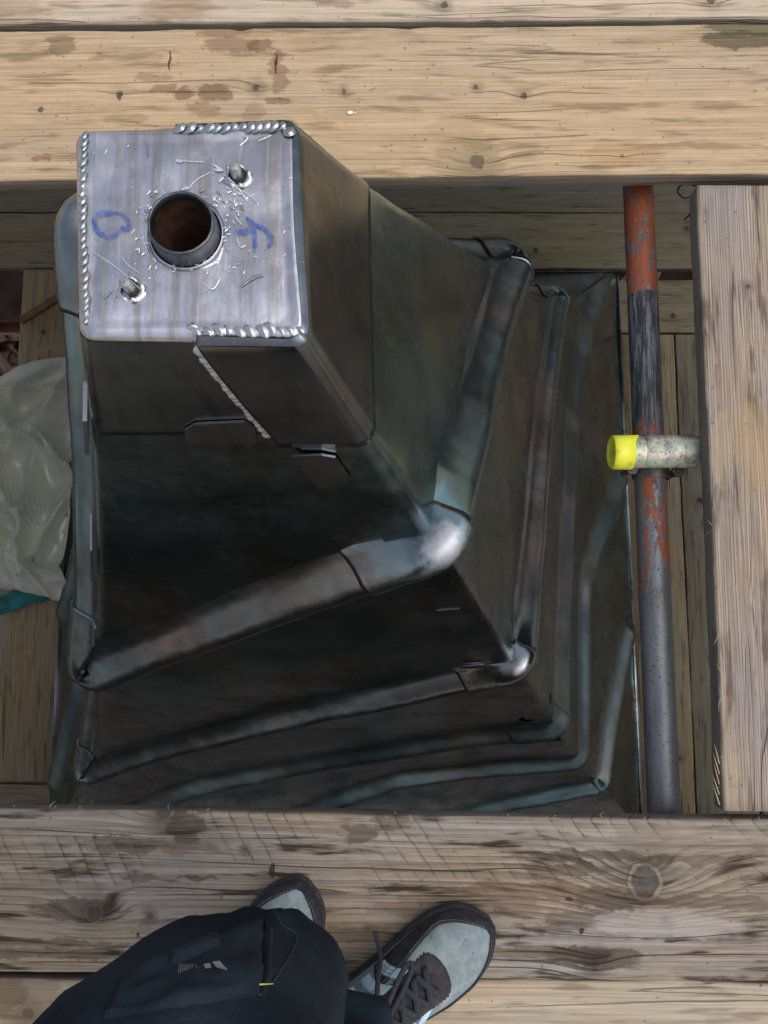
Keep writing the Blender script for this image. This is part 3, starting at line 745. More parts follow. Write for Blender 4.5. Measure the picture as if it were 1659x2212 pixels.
# lower down the lead is only dressed into broad soft ridges
SOFT = [(b_, -.0014 + .030 * math.exp(-(abs(b_) / (.046 if b_ < 0 else .026)) ** 2)) for b_ in [-.13 + .21 * q / 36 for q in range(37)]]
FN = {'right': (1, 0), 'back': (0, 1), 'left': (-1, 0), 'front': (0, -1)}
def mitre(q, face):
    nx, ny = FN[face]; dx, dy = q.x - AX, q.y - AY
    n = dx * nx + dy * ny; t = -dx * ny + dy * nx
    if q.z < HC - 3.07:
        lim = wid(3.08) + .012; n = min(n, lim); q = Vector((AX + n * nx - t * ny, AY + n * ny + t * nx, max(q.z, HC - 3.088)))
    if abs(t) > n:
        m = (abs(t) + n) / 2; t = math.copysign(m, t); n = m
        return Vector((AX + n * nx - t * ny, AY + n * ny + t * nx, q.z))
    return q
face_sig = {}; keep = []
def sweep(path, sec, grow=0.0, sc=1.0):
    rows = []
    for (p, N, T, face, gs) in path:
        B = T.cross(N).normalized()
        if B.z > 0: B = -B
        row = []
        dhi = (1 + face_sig[id(p)]) * wid(HC - p.z) if id(p) in face_sig else 9
        bf = min(1.0, dhi / .07)
        for b_, n_ in sec:
            if b_ < -RR and sec is not SOFT: b_ = -RR + (b_ + RR) * bf
            if sec is SOFT and b_ > 0 and id(p) in face_sig: b_ *= max(.35, min(1.0, (1 - face_sig[id(p)]) * 4 + .3))
            q = p + B * (b_ * sc * gs) + N * (n_ * sc * gs + (grow if n_ > .002 else 0))
            row.append(mitre(q + N * (dent(q) + .002 if sec is SOFT else dent(p + B * b_ * 2, .0026) * (1 if n_ > .004 else 0)), face))
        rows.append(row)
    return rows
caps_done = 0
for k in range(5):
    # global path in ring order, tagged by face
    if k < 2:
        path = []
        for face in ('right', 'back', 'left', 'front'):
            L = RL[face, k] if DIRS[face] > 0 else [(-s, h) for s, h in reversed(RL[face, k])]
            path += [(face, s, h) for s, h in L[:-1]]
        runs = [(path, True)]
    else:
        up = [('front', -s, h) for s, h in reversed(RL['front', k])]; dn = [('right', s, h) for s, h in RL['right', k]]
        up2 = [('back', -s, h) for s, h in reversed(RL['back', k])]; dn2 = [('left', s, h) for s, h in RL['left', k]]
        runs = [(up[:-1] + dn[:-1] + up2[:-1] + dn2, False)] if k == 2 else [(up[:-1] + dn, False), (up2[:-1] + dn2, False)]
    for path, closed in runs:
        # resample evenly about every 7 mm
        P0 = [sp(*q) for q in path]; 
        if closed: P0.append(P0[0]); path = path + [path[0]]
        acc = [0.0]
        for a_, b_ in zip(P0, P0[1:]): acc.append(acc[-1] + (b_ - a_).length)
        n = int(acc[-1] / .0075); res = []; i = 0
        for m in range(n if closed else n + 1):
            tdist = acc[-1] * m / n
            while i < len(acc) - 2 and acc[i + 1] < tdist: i += 1
            q = (tdist - acc[i]) / max(1e-9, acc[i + 1] - acc[i])
            f0, s0, h0 = path[i]; f1, s1, h1 = path[i + 1]
            if f0 == f1: s = s0 + (s1 - s0) * q
            else:      # crossing a corner
                s = s0 + (1 - s0) * q if s0 > 0 else s0
            res.append((f0, max(-1, min(1, s)), h0 + (h1 - h0) * q))
        pos = [sp(*q) for q in res]; nor = [sn(*q) for q in res]
        N_ = len(pos)
        for it in range(7):
            pos = [((pos[i - 1] + pos[i] * 2 + pos[(i + 1) % N_]) / 4 if closed or 0 < i < N_ - 1 else pos[i]) for i in range(N_)]
            nor = [((nor[i - 1] + nor[i] * 2 + nor[(i + 1) % N_]).normalized() if closed or 0 < i < N_ - 1 else nor[i]) for i in range(N_)]
        fullp = []
        for i in range(N_):
            a_, b_ = (pos[i - 1], pos[(i + 1) % N_]) if closed else (pos[max(0, i - 1)], pos[min(N_ - 1, i + 1)])
            T = (b_ - a_).normalized(); n_ = (nor[i] - T * nor[i].dot(T)).normalized()
            keep.append(pos[i]); 
            tp_ = 1.0 if closed else min(1.0, .25 + .75 * min(i, N_ - 1 - i) / 9)
            pp_ = pos[i] - n_ * .03 * (1 - tp_); keep.append(pp_); face_sig[id(pp_)] = res[i][1] * DIRS[res[i][0]]
            fullp.append((pp_, n_, T, res[i][0], (1 + (.30, 0, .12, 0, 0)[k] * max(0, (res[i][1] * DIRS[res[i][0]] - .5) / .5) ** 2) if res[i][0] in ('right', 'back') else 1 + (.28, .15, 0, 0, 0)[k] * max(0, (res[i][1] * DIRS[res[i][0]] - .6) / .4) ** 2))
        sc = (1.0, .92, 1.0, .9, .9)[k]; sec_ = SEC if k < 2 else SOFT
        for face in ('right', 'back', 'left', 'front'):
            idx = [i for i in range(N_) if res[i][0] == face]
            if not idx: continue
            # split where the run leaves and re-enters the list
            seg = idx + ([(idx[-1] + 1) % N_] if closed or idx[-1] + 1 < N_ else [])
            obj('lead_roll', *grid(sweep([fullp[i] for i in seg], sec_, 0, sc)), mLr if k < 2 else mLs, spire)
        if k < 3:      # dressed corner pieces lapped over the rolls
            capsec = [(-.052, -.004)] + SEC[2:] if k < 2 else sec_
            for fa, fb, la, lb_ in (('front', 'right', .105, .035), ('left', 'front', .165, .0), ('back', 'left', .02, .125), ('right', 'back', .03, .11)):
                if k == 2 and fa in ('left', 'right'): continue
                i0 = max(i for i in range(N_) if res[i][0] == fa)
                step_ = acc[-1] / N_; na, nb = int(la / step_), int(lb_ / step_)
                if fa == 'back': na, nb = int(la / step_), int(lb_ / step_)
                seg = [(i0 + q) % N_ for q in range(-na, nb + 1)]
                rows = sweep([fullp[i] for i in seg], capsec, .0022, sc * 1.04)
                e0 = sweep([fullp[seg[0]]], capsec, -.0005, sc * .99)[0]; e1 = sweep([fullp[seg[-1]]], capsec, -.0005, sc * .99)[0]
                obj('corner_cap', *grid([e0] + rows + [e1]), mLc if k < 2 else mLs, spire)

# cap: top box
tl = NT('lead_top')
P = tl.tc; x, y, z = tl.xyz(P)[:3]
base = tl.mix(tl.step(tl.noise(P, 14, 5, .6), .35, .65), (.42, .42, .465), (.62, .62, .68))
st = tl.noise(tl.scale(P, (75, 4, 10)), 1, 4, .6)
base = tl.mix(tl.mul(tl.step(st, .44, .64), .85), base, (.38, .345, .335))
base = tl.mix(tl.mul(tl.step(tl.noise(tl.scale(P, (300, 10, 40)), 1, 2), .58, .70), .4), base, (.74, .74, .79))
base = tl.mix(tl.mul(tl.step(tl.noise(tl.scale(P, (1, 1, 1), (4, 2, 1)), 24, 4, .6), .5, .68), .45), base, (.78, .78, .84))
base = tl.mix(tl.mul(tl.step(tl.noise(tl.scale(P, (1, .5, 1), (1, 2, 7)), 30, 4, .6), .58, .72), .4), base, (.21, .205, .23))
base = tl.mix(tl.mul(tl.step(tl.noise(P, 320, 2), .68, .74), .5), base, (.2, .19, .2))
rg = tl.step(tl.noise(P, 40, 4), .3, .7, .30, .46)
hg = tl.add(tl.mul(tl.noise(P, 26, 4), .8), tl.mul(tl.noise(tl.scale(P, (1, .25, 1)), 180, 3), .15))
tl.bsdf(base, rg, .96, tl.bump(hg, .0016, .9))
mTop = tl.m
mW = lead('weld_lead', (.60, .60, .63), (.40, .39, .41), (.28, .46), .3, None, .4, (), .0016, .4)
mS = plain('bright_scratch_lead', (.80, .81, .85), .34, .95, var=.15, sc=200)
mS2 = plain('dull_scratch_lead', (.30, .30, .34), .45, .9, var=.2, sc=200)
EB = .0085
mWrap = lead('wrap_lead', (.19, .195, .215), (.10, .104, .118), (.16, .30), .8, (40, 40, 3), .2, (), .0012, .35)
mWd = lead('weld_dull_lead', (.42, .41, .41), (.26, .25, .25), (.25, .40), .3, None, .3, (), .0008, .3)
# sides
for face in ('front', 'right', 'back', 'left'):
    rows = []
    for j in range(21):
        h = H_TOP + EB + (H_CAP - H_TOP - EB + .002) * j / 20; row = []
        for s in srow(face, h, -1, 1):
            p = sp(face, s, h); row.append(p + sn(face, s, h) * (.003 + dent(p, .001)))
        rows.append(row)
    rows.append([sp(face, s, H_CAP + .0022) + sn(face, s, H_CAP) * .0005 for s in srow(face, H_CAP, -1, 1)])
    obj('box_side', *grid(rows), mLd, spire)
# corner wrap of the box: bounded by the slanting weld on the front, straight on the back
WH = [(.605, .06), (.663, .185), (.745, .335)]
def wrap_s(h): 
    for (h0, s0), (h1, s1) in zip(WH, WH[1:]):
        if h <= h1: return s0 + (s1 - s0) * (h - h0) / (h1 - h0)
    return WH[-1][1]
rows = []
for j in range(21):
    h = H_TOP + EB * .6 + (H_CAP + .014 - H_TOP - EB * .6) * j / 20; a_ = wrap_s(h)
    row = [sp('front', a_, h) + sn('front', a_, h) * .001]
    for s in srow('front', h, a_, 1): 
        p = sp('front', s, h); row.append(p + sn('front', s, h) * (.0095 + dent(p, .001)))
    for s in srow('right', h, -1, 1)[1:]:
        p = sp('right', s, h); row.append(p + sn('right', s, h) * (.0062 + dent(p, .001)))
    for s in srow('back', h, -1, .1)[1:]:
        p = sp('back', s, h); row.append(p + sn('back', s, h) * .0062)
    rows.append(row)
rows.insert(0, [p + (Vector((AX, AY, p.z)) - p).normalized() * .0016 + Vector((0, 0, .0022)) for p in rows[0]])
rows.insert(0, [p + (Vector((AX, AY, p.z)) - p).normalized() * .006 + Vector((0, 0, .0012)) for p in rows[0]])
rows.append([p * 1.0 + (Vector((AX, AY, p.z)) - p).normalized() * .0055 for p in rows[-1]])
obj('box_wrap', *grid(rows), mWrap, spire)
# top plate with a real hole for the pipe
PC = pt(391, 484, .575); PRi, PRo = .0246, .0256
loop = []
for face in ('front', 'right', 'back', 'left'):
    for s in srow(face, H_TOP + EB, -1, 1, 24)[:-1]:
        p = sp(face, s, H_TOP + EB); loop.append((p + sn(face, s, H_TOP + EB) * .003, face))
ctr = Vector((sum(TOPC[k][0] for k in TOPC) / 4, sum(TOPC[k][1] for k in TOPC) / 4, 0))
rows = []
for a_ in (0, 18, 36, 54, 72, 90):
    rr = []
    for p, f_ in loop:
        d_ = Vector((ctr.x - p.x, ctr.y - p.y, 0)); L = d_.length
        rr.append(Vector((p.x, p.y, 0)) + d_ / L * EB * 1.15 * (1 - math.cos(R(a_))) + Vector((0, 0, HC - H_TOP - EB + EB * math.sin(R(a_)))))
    rows.append(rr)
inner = []
for p, f_ in loop:
    d_ = Vector((p.x - PC.x, p.y - PC.y, 0)).normalized()
    inner.append(Vector((PC.x, PC.y, HC - H_TOP)) + d_ * PRi)
edge = rows[-1]
for q in (.06, .14, .25, .36, .48, .6, .72, .82, .9, .95):
    rr = []
    for a_, b_ in zip(edge, inner):
        p = a_.lerp(b_, q); p.z += .0011 * nz(p, 24, 3) + .0005 * nz(p, 60, 7) - .0012 * math.sin(math.pi * min(1, q * 6)) * (q < .17)
        rr.append(p)
    rows.append(rr)
def ringp(r_, z_): return [Vector((PC.x, PC.y, HC - H_TOP + z_)) + Vector((p.x - PC.x, p.y - PC.y, 0)).normalized() * r_ for p in inner]
rows.append(ringp(PRo + .0040, .0006)); rows.append(ringp(PRo + .0016, .002)); 
obj('top_plate', *grid(rows, close_u=True), mTop, spire)
# pipe
mPipe = lead('pipe_lead', (.15, .16, .18), (.09, .10, .115), (.32, .48), .3, None, .15, (), .001, .4)
mCu = plain('copper_brown', (.045, .022, .013), .6, .3, var=.6, sc=60)
PZ = HC - H_TOP
def circ(r_, z_, n=56, wob=0.0, c=None): 
    c = c or PC
    return [Vector((c.x + r_ * (1 + wob * nz((math.cos(k * 2 * math.pi / n) * 2, math.sin(k * 2 * math.pi / n) * 2, 1), 1.5)) * math.cos(k * 2 * math.pi / n), c.y + r_ * math.sin(k * 2 * math.pi / n), PZ + z_ + wob * .02 * nz((k * .6, 0, 0), 1.0))) for k in range(n)]
rows = [circ(.0272, 0), circ(.0260, .002), circ(.0252, .006), circ(.0250, .016, wob=.02), circ(.0245, .0195, wob=.05), circ(.0236, .0205, wob=.05), circ(.0224, .0195, wob=.04), circ(.0219, .012)]
pipe = obj('pipe_collar', *grid(rows, close_u=True), mPipe, spire)
rows = [circ(.0220, .0125), circ(.0220, -.012), circ(.0208, -.013), circ(.0206, -.06), circ(.0194, -.062), circ(.0194, -.42), circ(.001, -.421)]
obj('pipe_bore', *grid(rows, close_u=True), mCu, spire)
# studs
mStud = plain('stud_steel', (.42, .42, .40), .38, .9, var=.25, sc=120)
mHole = plain('stud_hole_dark', (.02, .02, .02), .8)
for (px, py) in ((507, 362), (272, 612)):
    c_ = pt(px, py, H_TOP - .012)
    rows = [circ(.0043, -.002, 20, c=c_), circ(.0043, .0128, 20, c=c_), circ(.0042, .0130, 20, c=c_), circ(.0035, .0141, 20, c=c_), circ(.0034, .0142, 20, c=c_), circ(.0004, .0146, 20, c=c_)]
    s_ = obj('stud', *grid(rows, close_u=True), mStud, spire, smooth=False)
    rows = [circ(.0108, .0002, 24, c=c_, wob=.3), circ(.0090, .0020, 24, c=c_, wob=.4), circ(.0076, .0018, 24, c=c_, wob=.3), circ(.0070, .0009, 24, c=c_)]
    obj('burred_rim', *grid(rows, close_u=True), mTop, spire)
    rows = [circ(.0072, .0012, 20, c=c_), circ(.0004, .00115, 20, c=c_)]
    obj('stud_hole', *grid(rows, close_u=True), mHole, spire)
# weld seams
def weld(path, nrm, r, gap, squash=.45, seed=0, tilt=.5, along=1.0):
    path = [Vector(p) for p in path]; acc = [0]
    for a_, b_ in zip(path, path[1:]): acc.append(acc[-1] + (b_ - a_).length)
    nb_ = nrm if isinstance(nrm, Vector) else UP
    parts_ = [tube([p - nb_ * r * .35 for p in path], r * .72, 10)]; tdist = 0; i = 0; rg_ = random.Random(seed)
    while tdist < acc[-1]:
        while i < len(acc) - 2 and acc[i + 1] < tdist: i += 1
        q = (tdist - acc[i]) / (acc[i + 1] - acc[i]); p = path[i].lerp(path[i + 1], q)
        T = (path[i + 1] - path[i]).normalized(); n = nrm if isinstance(nrm, Vector) else nrm(p)
        n = (n - T * n.dot(T)).normalized(); n2 = (n - T * tilt * .8).normalized(); T2 = (T - n2 * T.dot(n2)).normalized(); B = n2.cross(T2)
        rr = r * rg_.uniform(.78, 1.22); p = p + B * rg_.uniform(-.2, .2) * r
        rows = []
        for j, (cr, cz) in enumerate(((1.08, -.8), (1.0, .35), (.93, .7), (.74, .9), (.45, 1.0), (.02, 1.02))):
            rows.append([p + (T2 * math.cos(k * .4488) * along + B * math.sin(k * .4488)) * (rr * cr * (1 + .22 * nz((k, j, seed + tdist * 40), .9))) + n2 * (rr * squash * cz) for k in range(14)])
        parts_.append(grid(rows, close_u=True)); tdist += gap * rg_.uniform(.8, 1.2)
    return join(*parts_)
UP = Vector((0, 0, 1))
ht = H_TOP - .0005
front_out = Vector((.03, -1, 0)).normalized()
Vw = [weld([pt(420, 724, H_TOP + .003), pt(480, 722, H_TOP + .003), pt(560, 721, H_TOP + .003), pt(644, 718, H_TOP + .003)], (UP + front_out * .6).normalized(), .0064, .0080, .28, 1, .7, 1.05),
      weld([pt(420, 712, H_TOP + .002), pt(424, 728, H_TOP + .01)], (UP + front_out).normalized(), .0056, .008, .4, 4)]
obj('weld_bead', *join(*Vw), mW, spire, kind='stuff', label='thick scalloped weld along the front top edge')
wp = [sp('front', wrap_s(h) - .03, h) + sn('front', wrap_s(h), h) * .0062 for h in [H_TOP + .014 + (H_CAP - H_TOP - .014) * q / 12 for q in range(13)]]
obj('weld_bead', *weld(wp, sn('front', .2, .68), .0042, .0064, .5, 2, .6, 1.05), mW, spire, kind='stuff', label='slanting dull weld down the front of the box')
obj('weld_bead', *weld([pt(181, 292, H_TOP), pt(177, 400, H_TOP), pt(178, 520, H_TOP), pt(183, 640, H_TOP), pt(184, 698, H_TOP)], (UP + Vector((-.6, 0, 0))).normalized(), .0033, .0058, .30, 3, .5, 1.5), mW, spire, kind='stuff', label='rippled weld along the left top edge')
obj('weld_bead', *weld([pt(385, 278, H_TOP), pt(460, 278, H_TOP), pt(540, 274, H_TOP), pt(612, 274, H_TOP), pt(622, 286, H_TOP)], (UP + Vector((0, .4, 0))).normalized(), .0040, .0066, .36, 5, .7, 1.45), mW, spire, kind='stuff', label='twisted weld along the far top edge')
# pen marks, scratches, burrs (lying on the plate)
def c6(x_, y_): return ((200 + x_ / 2.0738) / 1.4756, (400 + y_ / 2.0738) / 1.4756)
def ribbon(pts_, w_, z_=.0011, taper=True):
    ps = spline([pt(*c6(*q), H_TOP - z_) for q in pts_], 6); rows = []
    for i, (p, T, N, B) in enumerate(frames(ps)):
        B = Vector((T.y, -T.x, 0)).normalized(); q = i / (len(ps) - 1)
        ww = w_ * (1.0 if z_ == .0013 else .62) * ((.35 + .65 * math.sin(math.pi * q) ** .5) if taper else 1) * (1 + .25 * nz((q * 9, w_ * 900, 0), 1.0))
        e = .0011 * nz(p, 24, 3)
        rows.append([p - B * ww / 2 + UP * e, p + UP * (e + .00025), p + B * ww / 2 + UP * e])
    return grid(rows)
tp = NT('blue_pen')
pn = tp.noise(tp.tc, 260, 4, .7)
b_ = tp.bsdf(tp.mix(tp.step(pn, .35, .7), (.05, .11, .42), (.17, .25, .55)), .45, .3)
tp.put(b_.inputs['Alpha'], tp.step(pn, .33, .55, .95, .35))
pm = [ribbon(q, w_, .0013) for q, w_ in (([(212, 592), (260, 580), (330, 574)], .0052), ([(330, 574), (380, 580), (425, 620), (437, 655), (425, 690), (390, 670)], .0036), ([(208, 598), (206, 650), (235, 705), (300, 733), (355, 715), (400, 668)], .0042), ([(390, 668), (415, 688), (440, 660)], .004))]
obj('pen_mark', *join(*pm), tp.m, spire, label='smudged blue rounded letter mark left of the pipe')
pm = [ribbon(q, w_, .0013) for q, w_ in (([(1130, 705), (1190, 700), (1252, 692)], .0052), ([(1215, 600), (1235, 645), (1262, 690), (1268, 760), (1265, 840)], .0036), ([(1225, 615), (1270, 650), (1330, 680), (1375, 735), (1380, 770), (1352, 806)], .0044))]
obj('pen_mark', *join(*pm), tp.m, spire, label='blue forked pen mark right of the pipe')
sc_ = []; sd_ = []
r2 = random.Random(11)
for q, w_ in (([(740, 222), (800, 232), (935, 242)], .0016), ([(740, 232), (790, 238)], .0026), ([(830, 420), (880, 360), (980, 308)], .0006), ([(990, 255), (1060, 300)], .0028), ([(1000, 290), (1050, 300)], .003), ([(1030, 370), (1060, 340)], .004), ([(1060, 320), (1120, 370), (1180, 440), (1220, 500)], .0026), ([(1080, 345), (1150, 400), (1230, 460), (1300, 520)], .0014),
             ([(1180, 60), (1220, 80), (1170, 130)], .0018), ([(1290, 100), (1380, 62)], .001), ([(185, 825), (270, 880), (380, 960), (500, 1070), (540, 1100)], .0014), ([(390, 860), (430, 920), (520, 985)], .0012), ([(480, 740), (530, 760), (575, 870)], .0012), ([(600, 980), (640, 1060)], .0012),
             ([(920, 1040), (990, 1080), (1040, 1010)], .0014), ([(1140, 705), (1170, 800), (1210, 790)], .0012), ([(1140, 600), (1180, 655)], .0018), ([(780, 420), (815, 408), (825, 418)], .004), ([(640, 475), (700, 455)], .002)):
    sc_.append(ribbon(q, w_, .0015))
for i in range(150):
    m_ = r2.random()
    if m_ < .5: a_ = r2.uniform(0, 6.28); rr = r2.uniform(245, 330); x_, y_ = 790 + rr * math.cos(a_), 680 + rr * math.sin(a_) * .98
    elif m_ < .7: x_, y_ = r2.gauss(1100, 70), r2.gauss(480, 60)
    elif m_ < .85: x_, y_ = r2.gauss(1080, 90), r2.gauss(930, 60)
    else: x_, y_ = r2.uniform(150, 1500), r2.uniform(120, 1250)
    if (x_ - 790) ** 2 + (y_ - 680) ** 2 < 240 ** 2: continue
    l = r2.uniform(6, 38); a_ = r2.uniform(0, 3.14) if m_ < .7 else r2.gauss(-.5, .4)
    q = [(x_, y_), (x_ + l * .5 * math.cos(a_) + r2.uniform(-3, 3), y_ + l * .5 * math.sin(a_)), (x_ + l * math.cos(a_), y_ + l * math.sin(a_))]
    (sc_ if r2.random() < .75 else sd_).append(ribbon(q, r2.uniform(.0006, .0028) if m_ < .7 else r2.uniform(.0004, .0012), .0015))
for q, w_ in (([(430, 960), (480, 1040), (545, 1100)], .003), ([(1180, 1060), (1270, 1000), (1330, 985)], .002), ([(260, 1150), (330, 1080)], .0016), ([(400, 1100), (430, 1150)], .004), ([(1000, 250), (1040, 290)], .001), ([(550, 100), (556, 200)], .001)):
    sd_.append(ribbon(q, w_, .0013))
obj('scratches', *join(*sc_), mS, spire, kind='stuff')
obj('scratches', *join(*sd_), mS2, spire, kind='stuff')
# fixing clips folded up over the laps
mClip = lead('clip_lead', (.20, .20, .215), (.13, .13, .142), (.24, .38), .4, None, .2, (), .001, .3)
mEdge = lead('clip_cut_edge', (.34, .34, .365), (.27, .27, .295), (.32, .45), .1, None, .2, (), .0005, .1)
def clip(face, poly, off=.006, th=.0032, bright=()):
    """poly in (s, h); edges in bright are freshly cut metal"""
    n = len(poly); V = []; 
    for o_ in (off, off + th):
        for s, h in poly:
            V.append(sp(face, s, h) + sn(face, s, h) * o_)
    F = [tuple(range(n, 2 * n))]; fm = [0]
    for i in range(n):
        F.append((i, (i + 1) % n, n + (i + 1) % n, n + i)); fm.append(1 if i in bright else 0)
    F.append(tuple(range(n))[::-1]); fm.append(0)
    return obj('clip', V, F, None, spire, smooth=False, mats=[mClip, mEdge], fm=fm)
clip('front', [(-.328, .757), (-.315, .733), (-.225, .722), (.161, .718), (.219, .731), (.184, .757)], .0042, .0026, (1, 2, 3))
clip('front', [(.404, .776), (.415, .772), (.631, .770), (.721, .775), (.735, .822), (.668, .837), (.492, .839)], .0105, .0024, (1, 2))
clip('front', [(.78, 1.224), (.91, 1.216), (.93, 1.245), (.895, 1.301), (.806, 1.327)], .006, .003, (0,))
clip('front', [(.885, 1.750), (.984, 1.735), (.985, 1.795), (.905, 1.806)], .006, .003, (0,))
clip('front', [(.906, 2.253), (.982, 2.243), (.98, 2.30), (.912, 2.306)], .005, .003, (0,))
clip('left', [(.62, .745), (.93, .742), (.95, .80), (.66, .805)], .007, .004, (0, 1, 2))
clip('left', [(.70, 1.07), (.93, 1.06), (.95, 1.155), (.72, 1.16)], .008, .0025, (0, 1, 2))
clip('left', [(.80, 1.74), (.955, 1.74), (.965, 1.84), (.82, 1.84)], .007, .004, (0, 1, 2))

# ---------------------------------------------------------------- person (legs of whoever looks down)
per = thing('person', 'person in dark work trousers and grey trainers with bent left knee, feet on the board', 'person', (-.08, -.55, 0))
tf = NT('navy_work_cloth')
P = tf.tc; x, y, z = tf.xyz(P)[:3]
tw = tf.ma('SINE', tf.mul(tf.add(x, tf.add(y, z)), 2600))
cc = tf.mix(tf.step(tf.noise(P, 9, 4), .35, .7), (.010, .0155, .024), (.019, .026, .037))
cc = tf.mix(tf.mul(tf.step(tf.noise(P, 160, 3, .7), .55, .75), .3), cc, (.03, .035, .045))
tf.bsdf(cc, .92, 0, tf.bump(tf.add(tf.mul(tf.noise(P, 420, 2), .10), tf.add(tf.mul(tf.noise(P, 60, 4, .6), .35), tf.noise(tf.scale(P, (1, 1, 1.4), (3, 2, 1)), 17, 5, .6, .5))), .006, .8), .08)
mCloth = tf.m
Jn = {}
vs, es, rs = [], [], []
def jv(p, r_, par=None):
    vs.append(Vector(p)); rs.append(r_ if isinstance(r_, tuple) else (r_, r_))
    if par is not None: es.append((par, len(vs) - 1))
    return len(vs) - 1
root = jv((-.30, -.80, .72), (.14, .12))
waist = jv((-.30, -.86, .90), (.14, .11), root)
# left leg: thigh comes forward and down to the knee, shin goes back to the foot
lh = jv(pt(330, 2470, .50), .112, root)
lt = jv(pt(405, 2320, .575), .094, lh)
lt2 = jv(pt(485, 2215, .64), .080, lt)
lk = jv(pt(566, 2128, .70), .062, lt2)
ls1 = jv(pt(585, 2165, .80), .068, lk)
ls2 = jv(pt(575, 2200, .95), .066, ls1)
la = jv((-.185, -.535, .10), .062, ls2)
# right leg
rh = jv((-.20, -.84, .66), .110, root)
rt = jv((-.175, -.76, .56), .100, rh)
rk = jv((-.14, -.66, .46), .090, rt)
rs1 = jv((-.10, -.595, .32), .092, rk)
rs2 = jv((-.072, -.535, .22), .090, rs1)
ra = jv((-.056, -.505, .13), .086, rs2)
ra2 = jv((-.050, -.497, .085), .084, ra)
me = bpy.data.meshes.new('trousers_skeleton'); me.from_pydata(vs, es, [])
to = bpy.data.objects.new('trousers_skeleton', me); COL.objects.link(to)
sk = to.modifiers.new('skin', 'SKIN'); sk.use_smooth_shade = True
sd = me.skin_vertices[0].data if me.skin_vertices else None
if sd is None:
    bpy.context.view_layer.objects.active = to; me.skin_vertices.new() if hasattr(me.skin_vertices, 'new') else None
    sd = me.skin_vertices[0].data
for i, r_ in enumerate(rs): sd[i].radius = r_
sd[root].use_root = True
ss = to.modifiers.new('sub', 'SUBSURF'); ss.levels = 4; ss.render_levels = 4
dg = bpy.context.evaluated_depsgraph_get()
ev = to.evaluated_get(dg); tm = bpy.data.meshes.new_from_object(ev)
vv = [v.co.copy() for v in tm.vertices]; nn = [v.normal.copy() for v in tm.vertices]; ff = [tuple(p.vertices) for p in tm.polygons]
bpy.data.objects.remove(to); bpy.data.meshes.remove(tm)
knee = vs[lk]
out = []
for p, n in zip(vv, nn):
    kd = (p - knee).length
    a_ = .006 * nz((p.x * 5, p.y * 5, p.z * 5), 1.0, 2) + .0075 * max(0, 1 - abs(nz((p.x * 8 + p.y * 5, p.y * 8 - p.x * 7, p.z * 5), 1.0, 5)) * 3.2) + .004 * max(0, 1 - abs(nz((p.x * 15 - p.y * 9, p.y * 12 + p.x * 10, p.z * 9), 1.0, 9)) * 3) + .002 * nz(p, 30, 1)
    if p.z < .25: a_ += .008 * math.sin(p.z * 95 + 3 * nz(p, 7, 3)) * (1 - p.z / .3)
    out.append(p + n * a_)
trous = obj('trousers', out, ff, mCloth, per)
bv = BVHTree.FromPolygons(out, ff)
def hit(px, py, off=0.0):
    d_ = ray(px, py).normalized(); h_ = bv.ray_cast(Vector((0, 0, HC)), d_)
    if h_[0] is None: return None
    n = h_[1] if h_[1].z > 0 or h_[1].dot(d_) < 0 else -h_[1]
    return h_[0] + n * off
def patch(name, px4, nu, nv, lift, mat, parent=trous, edge=.16, rough=0.0, seed=0):
    rows = []
    for j in range(nv + 1):
        row = []
        for i in range(nu + 1):
            u, v = i / nu, j / nv
            q = [px4[0][k] * (1 - u) * (1 - v) + px4[1][k] * u * (1 - v) + px4[2][k] * u * v + px4[3][k] * (1 - u) * v for k in (0, 1)]
            e = min(1, min(u, 1 - u, v, 1 - v) / edge)
            h_ = hit(q[0], q[1], -.002 + (lift + .002) * (1 - (1 - e) ** 3) + rough * nz((u * 4, v * 4, seed), 1.0))
            if h_ is None: return None
            row.append(h_)
        rows.append(row)
    return obj(name, *grid(rows), mat, parent)
patch('cargo_pocket', [(268, 2108), (574, 1984), (566, 2152), (215, 2206)], 26, 18, .005, mCloth, edge=.07, rough=.004, seed=2)
patch('pocket_strap', [(352, 2088), (478, 2036), (484, 2062), (362, 2112)], 12, 6, .011, mCloth, edge=.25)
patch('pocket_flap_edge', [(566, 1972), (584, 1972), (578, 2156), (562, 2156)], 4, 20, .0055, mCloth, edge=.45)
tgp = plain('reflective_print', (.20, .20, .21), .5, var=.2, sc=300)
parts = []
def mini(px4):
    V = [hit(q[0], q[1], .0085) for q in px4]
    return None if any(v is None for v in V) else (V, [(0, 1, 2, 3)])
for k in range(9):
    a_ = 388 + k * 4.0; t_ = .9 + .02 * k
    m_ = mini([(a_ + 2, 2113 + (k % 3)), (a_ + 3.4, 2113 + (k % 3)), (a_ + 2.4 - k * .2, 2134 - k * 1.4), (a_ + 1 - k * .2, 2134 - k * 1.4)])
    if m_: parts.append(m_)
for q in ([(432, 2113), (447, 2111), (449, 2121), (437, 2123)], [(451, 2109), (467, 2106), (480, 2122), (461, 2121)]):
    m_ = mini(q)
    if m_: parts.append(m_)
if parts: obj('pocket_print', *join(*parts), tgp, trous, smooth=False)
m_ = mini([(540, 2146), (570, 2144), (570, 2151), (541, 2150)])
if m_: obj('yellow_tab', *m_, plain('yellow_tab_cloth', (.55, .56, .04), .7), trous, smooth=False)
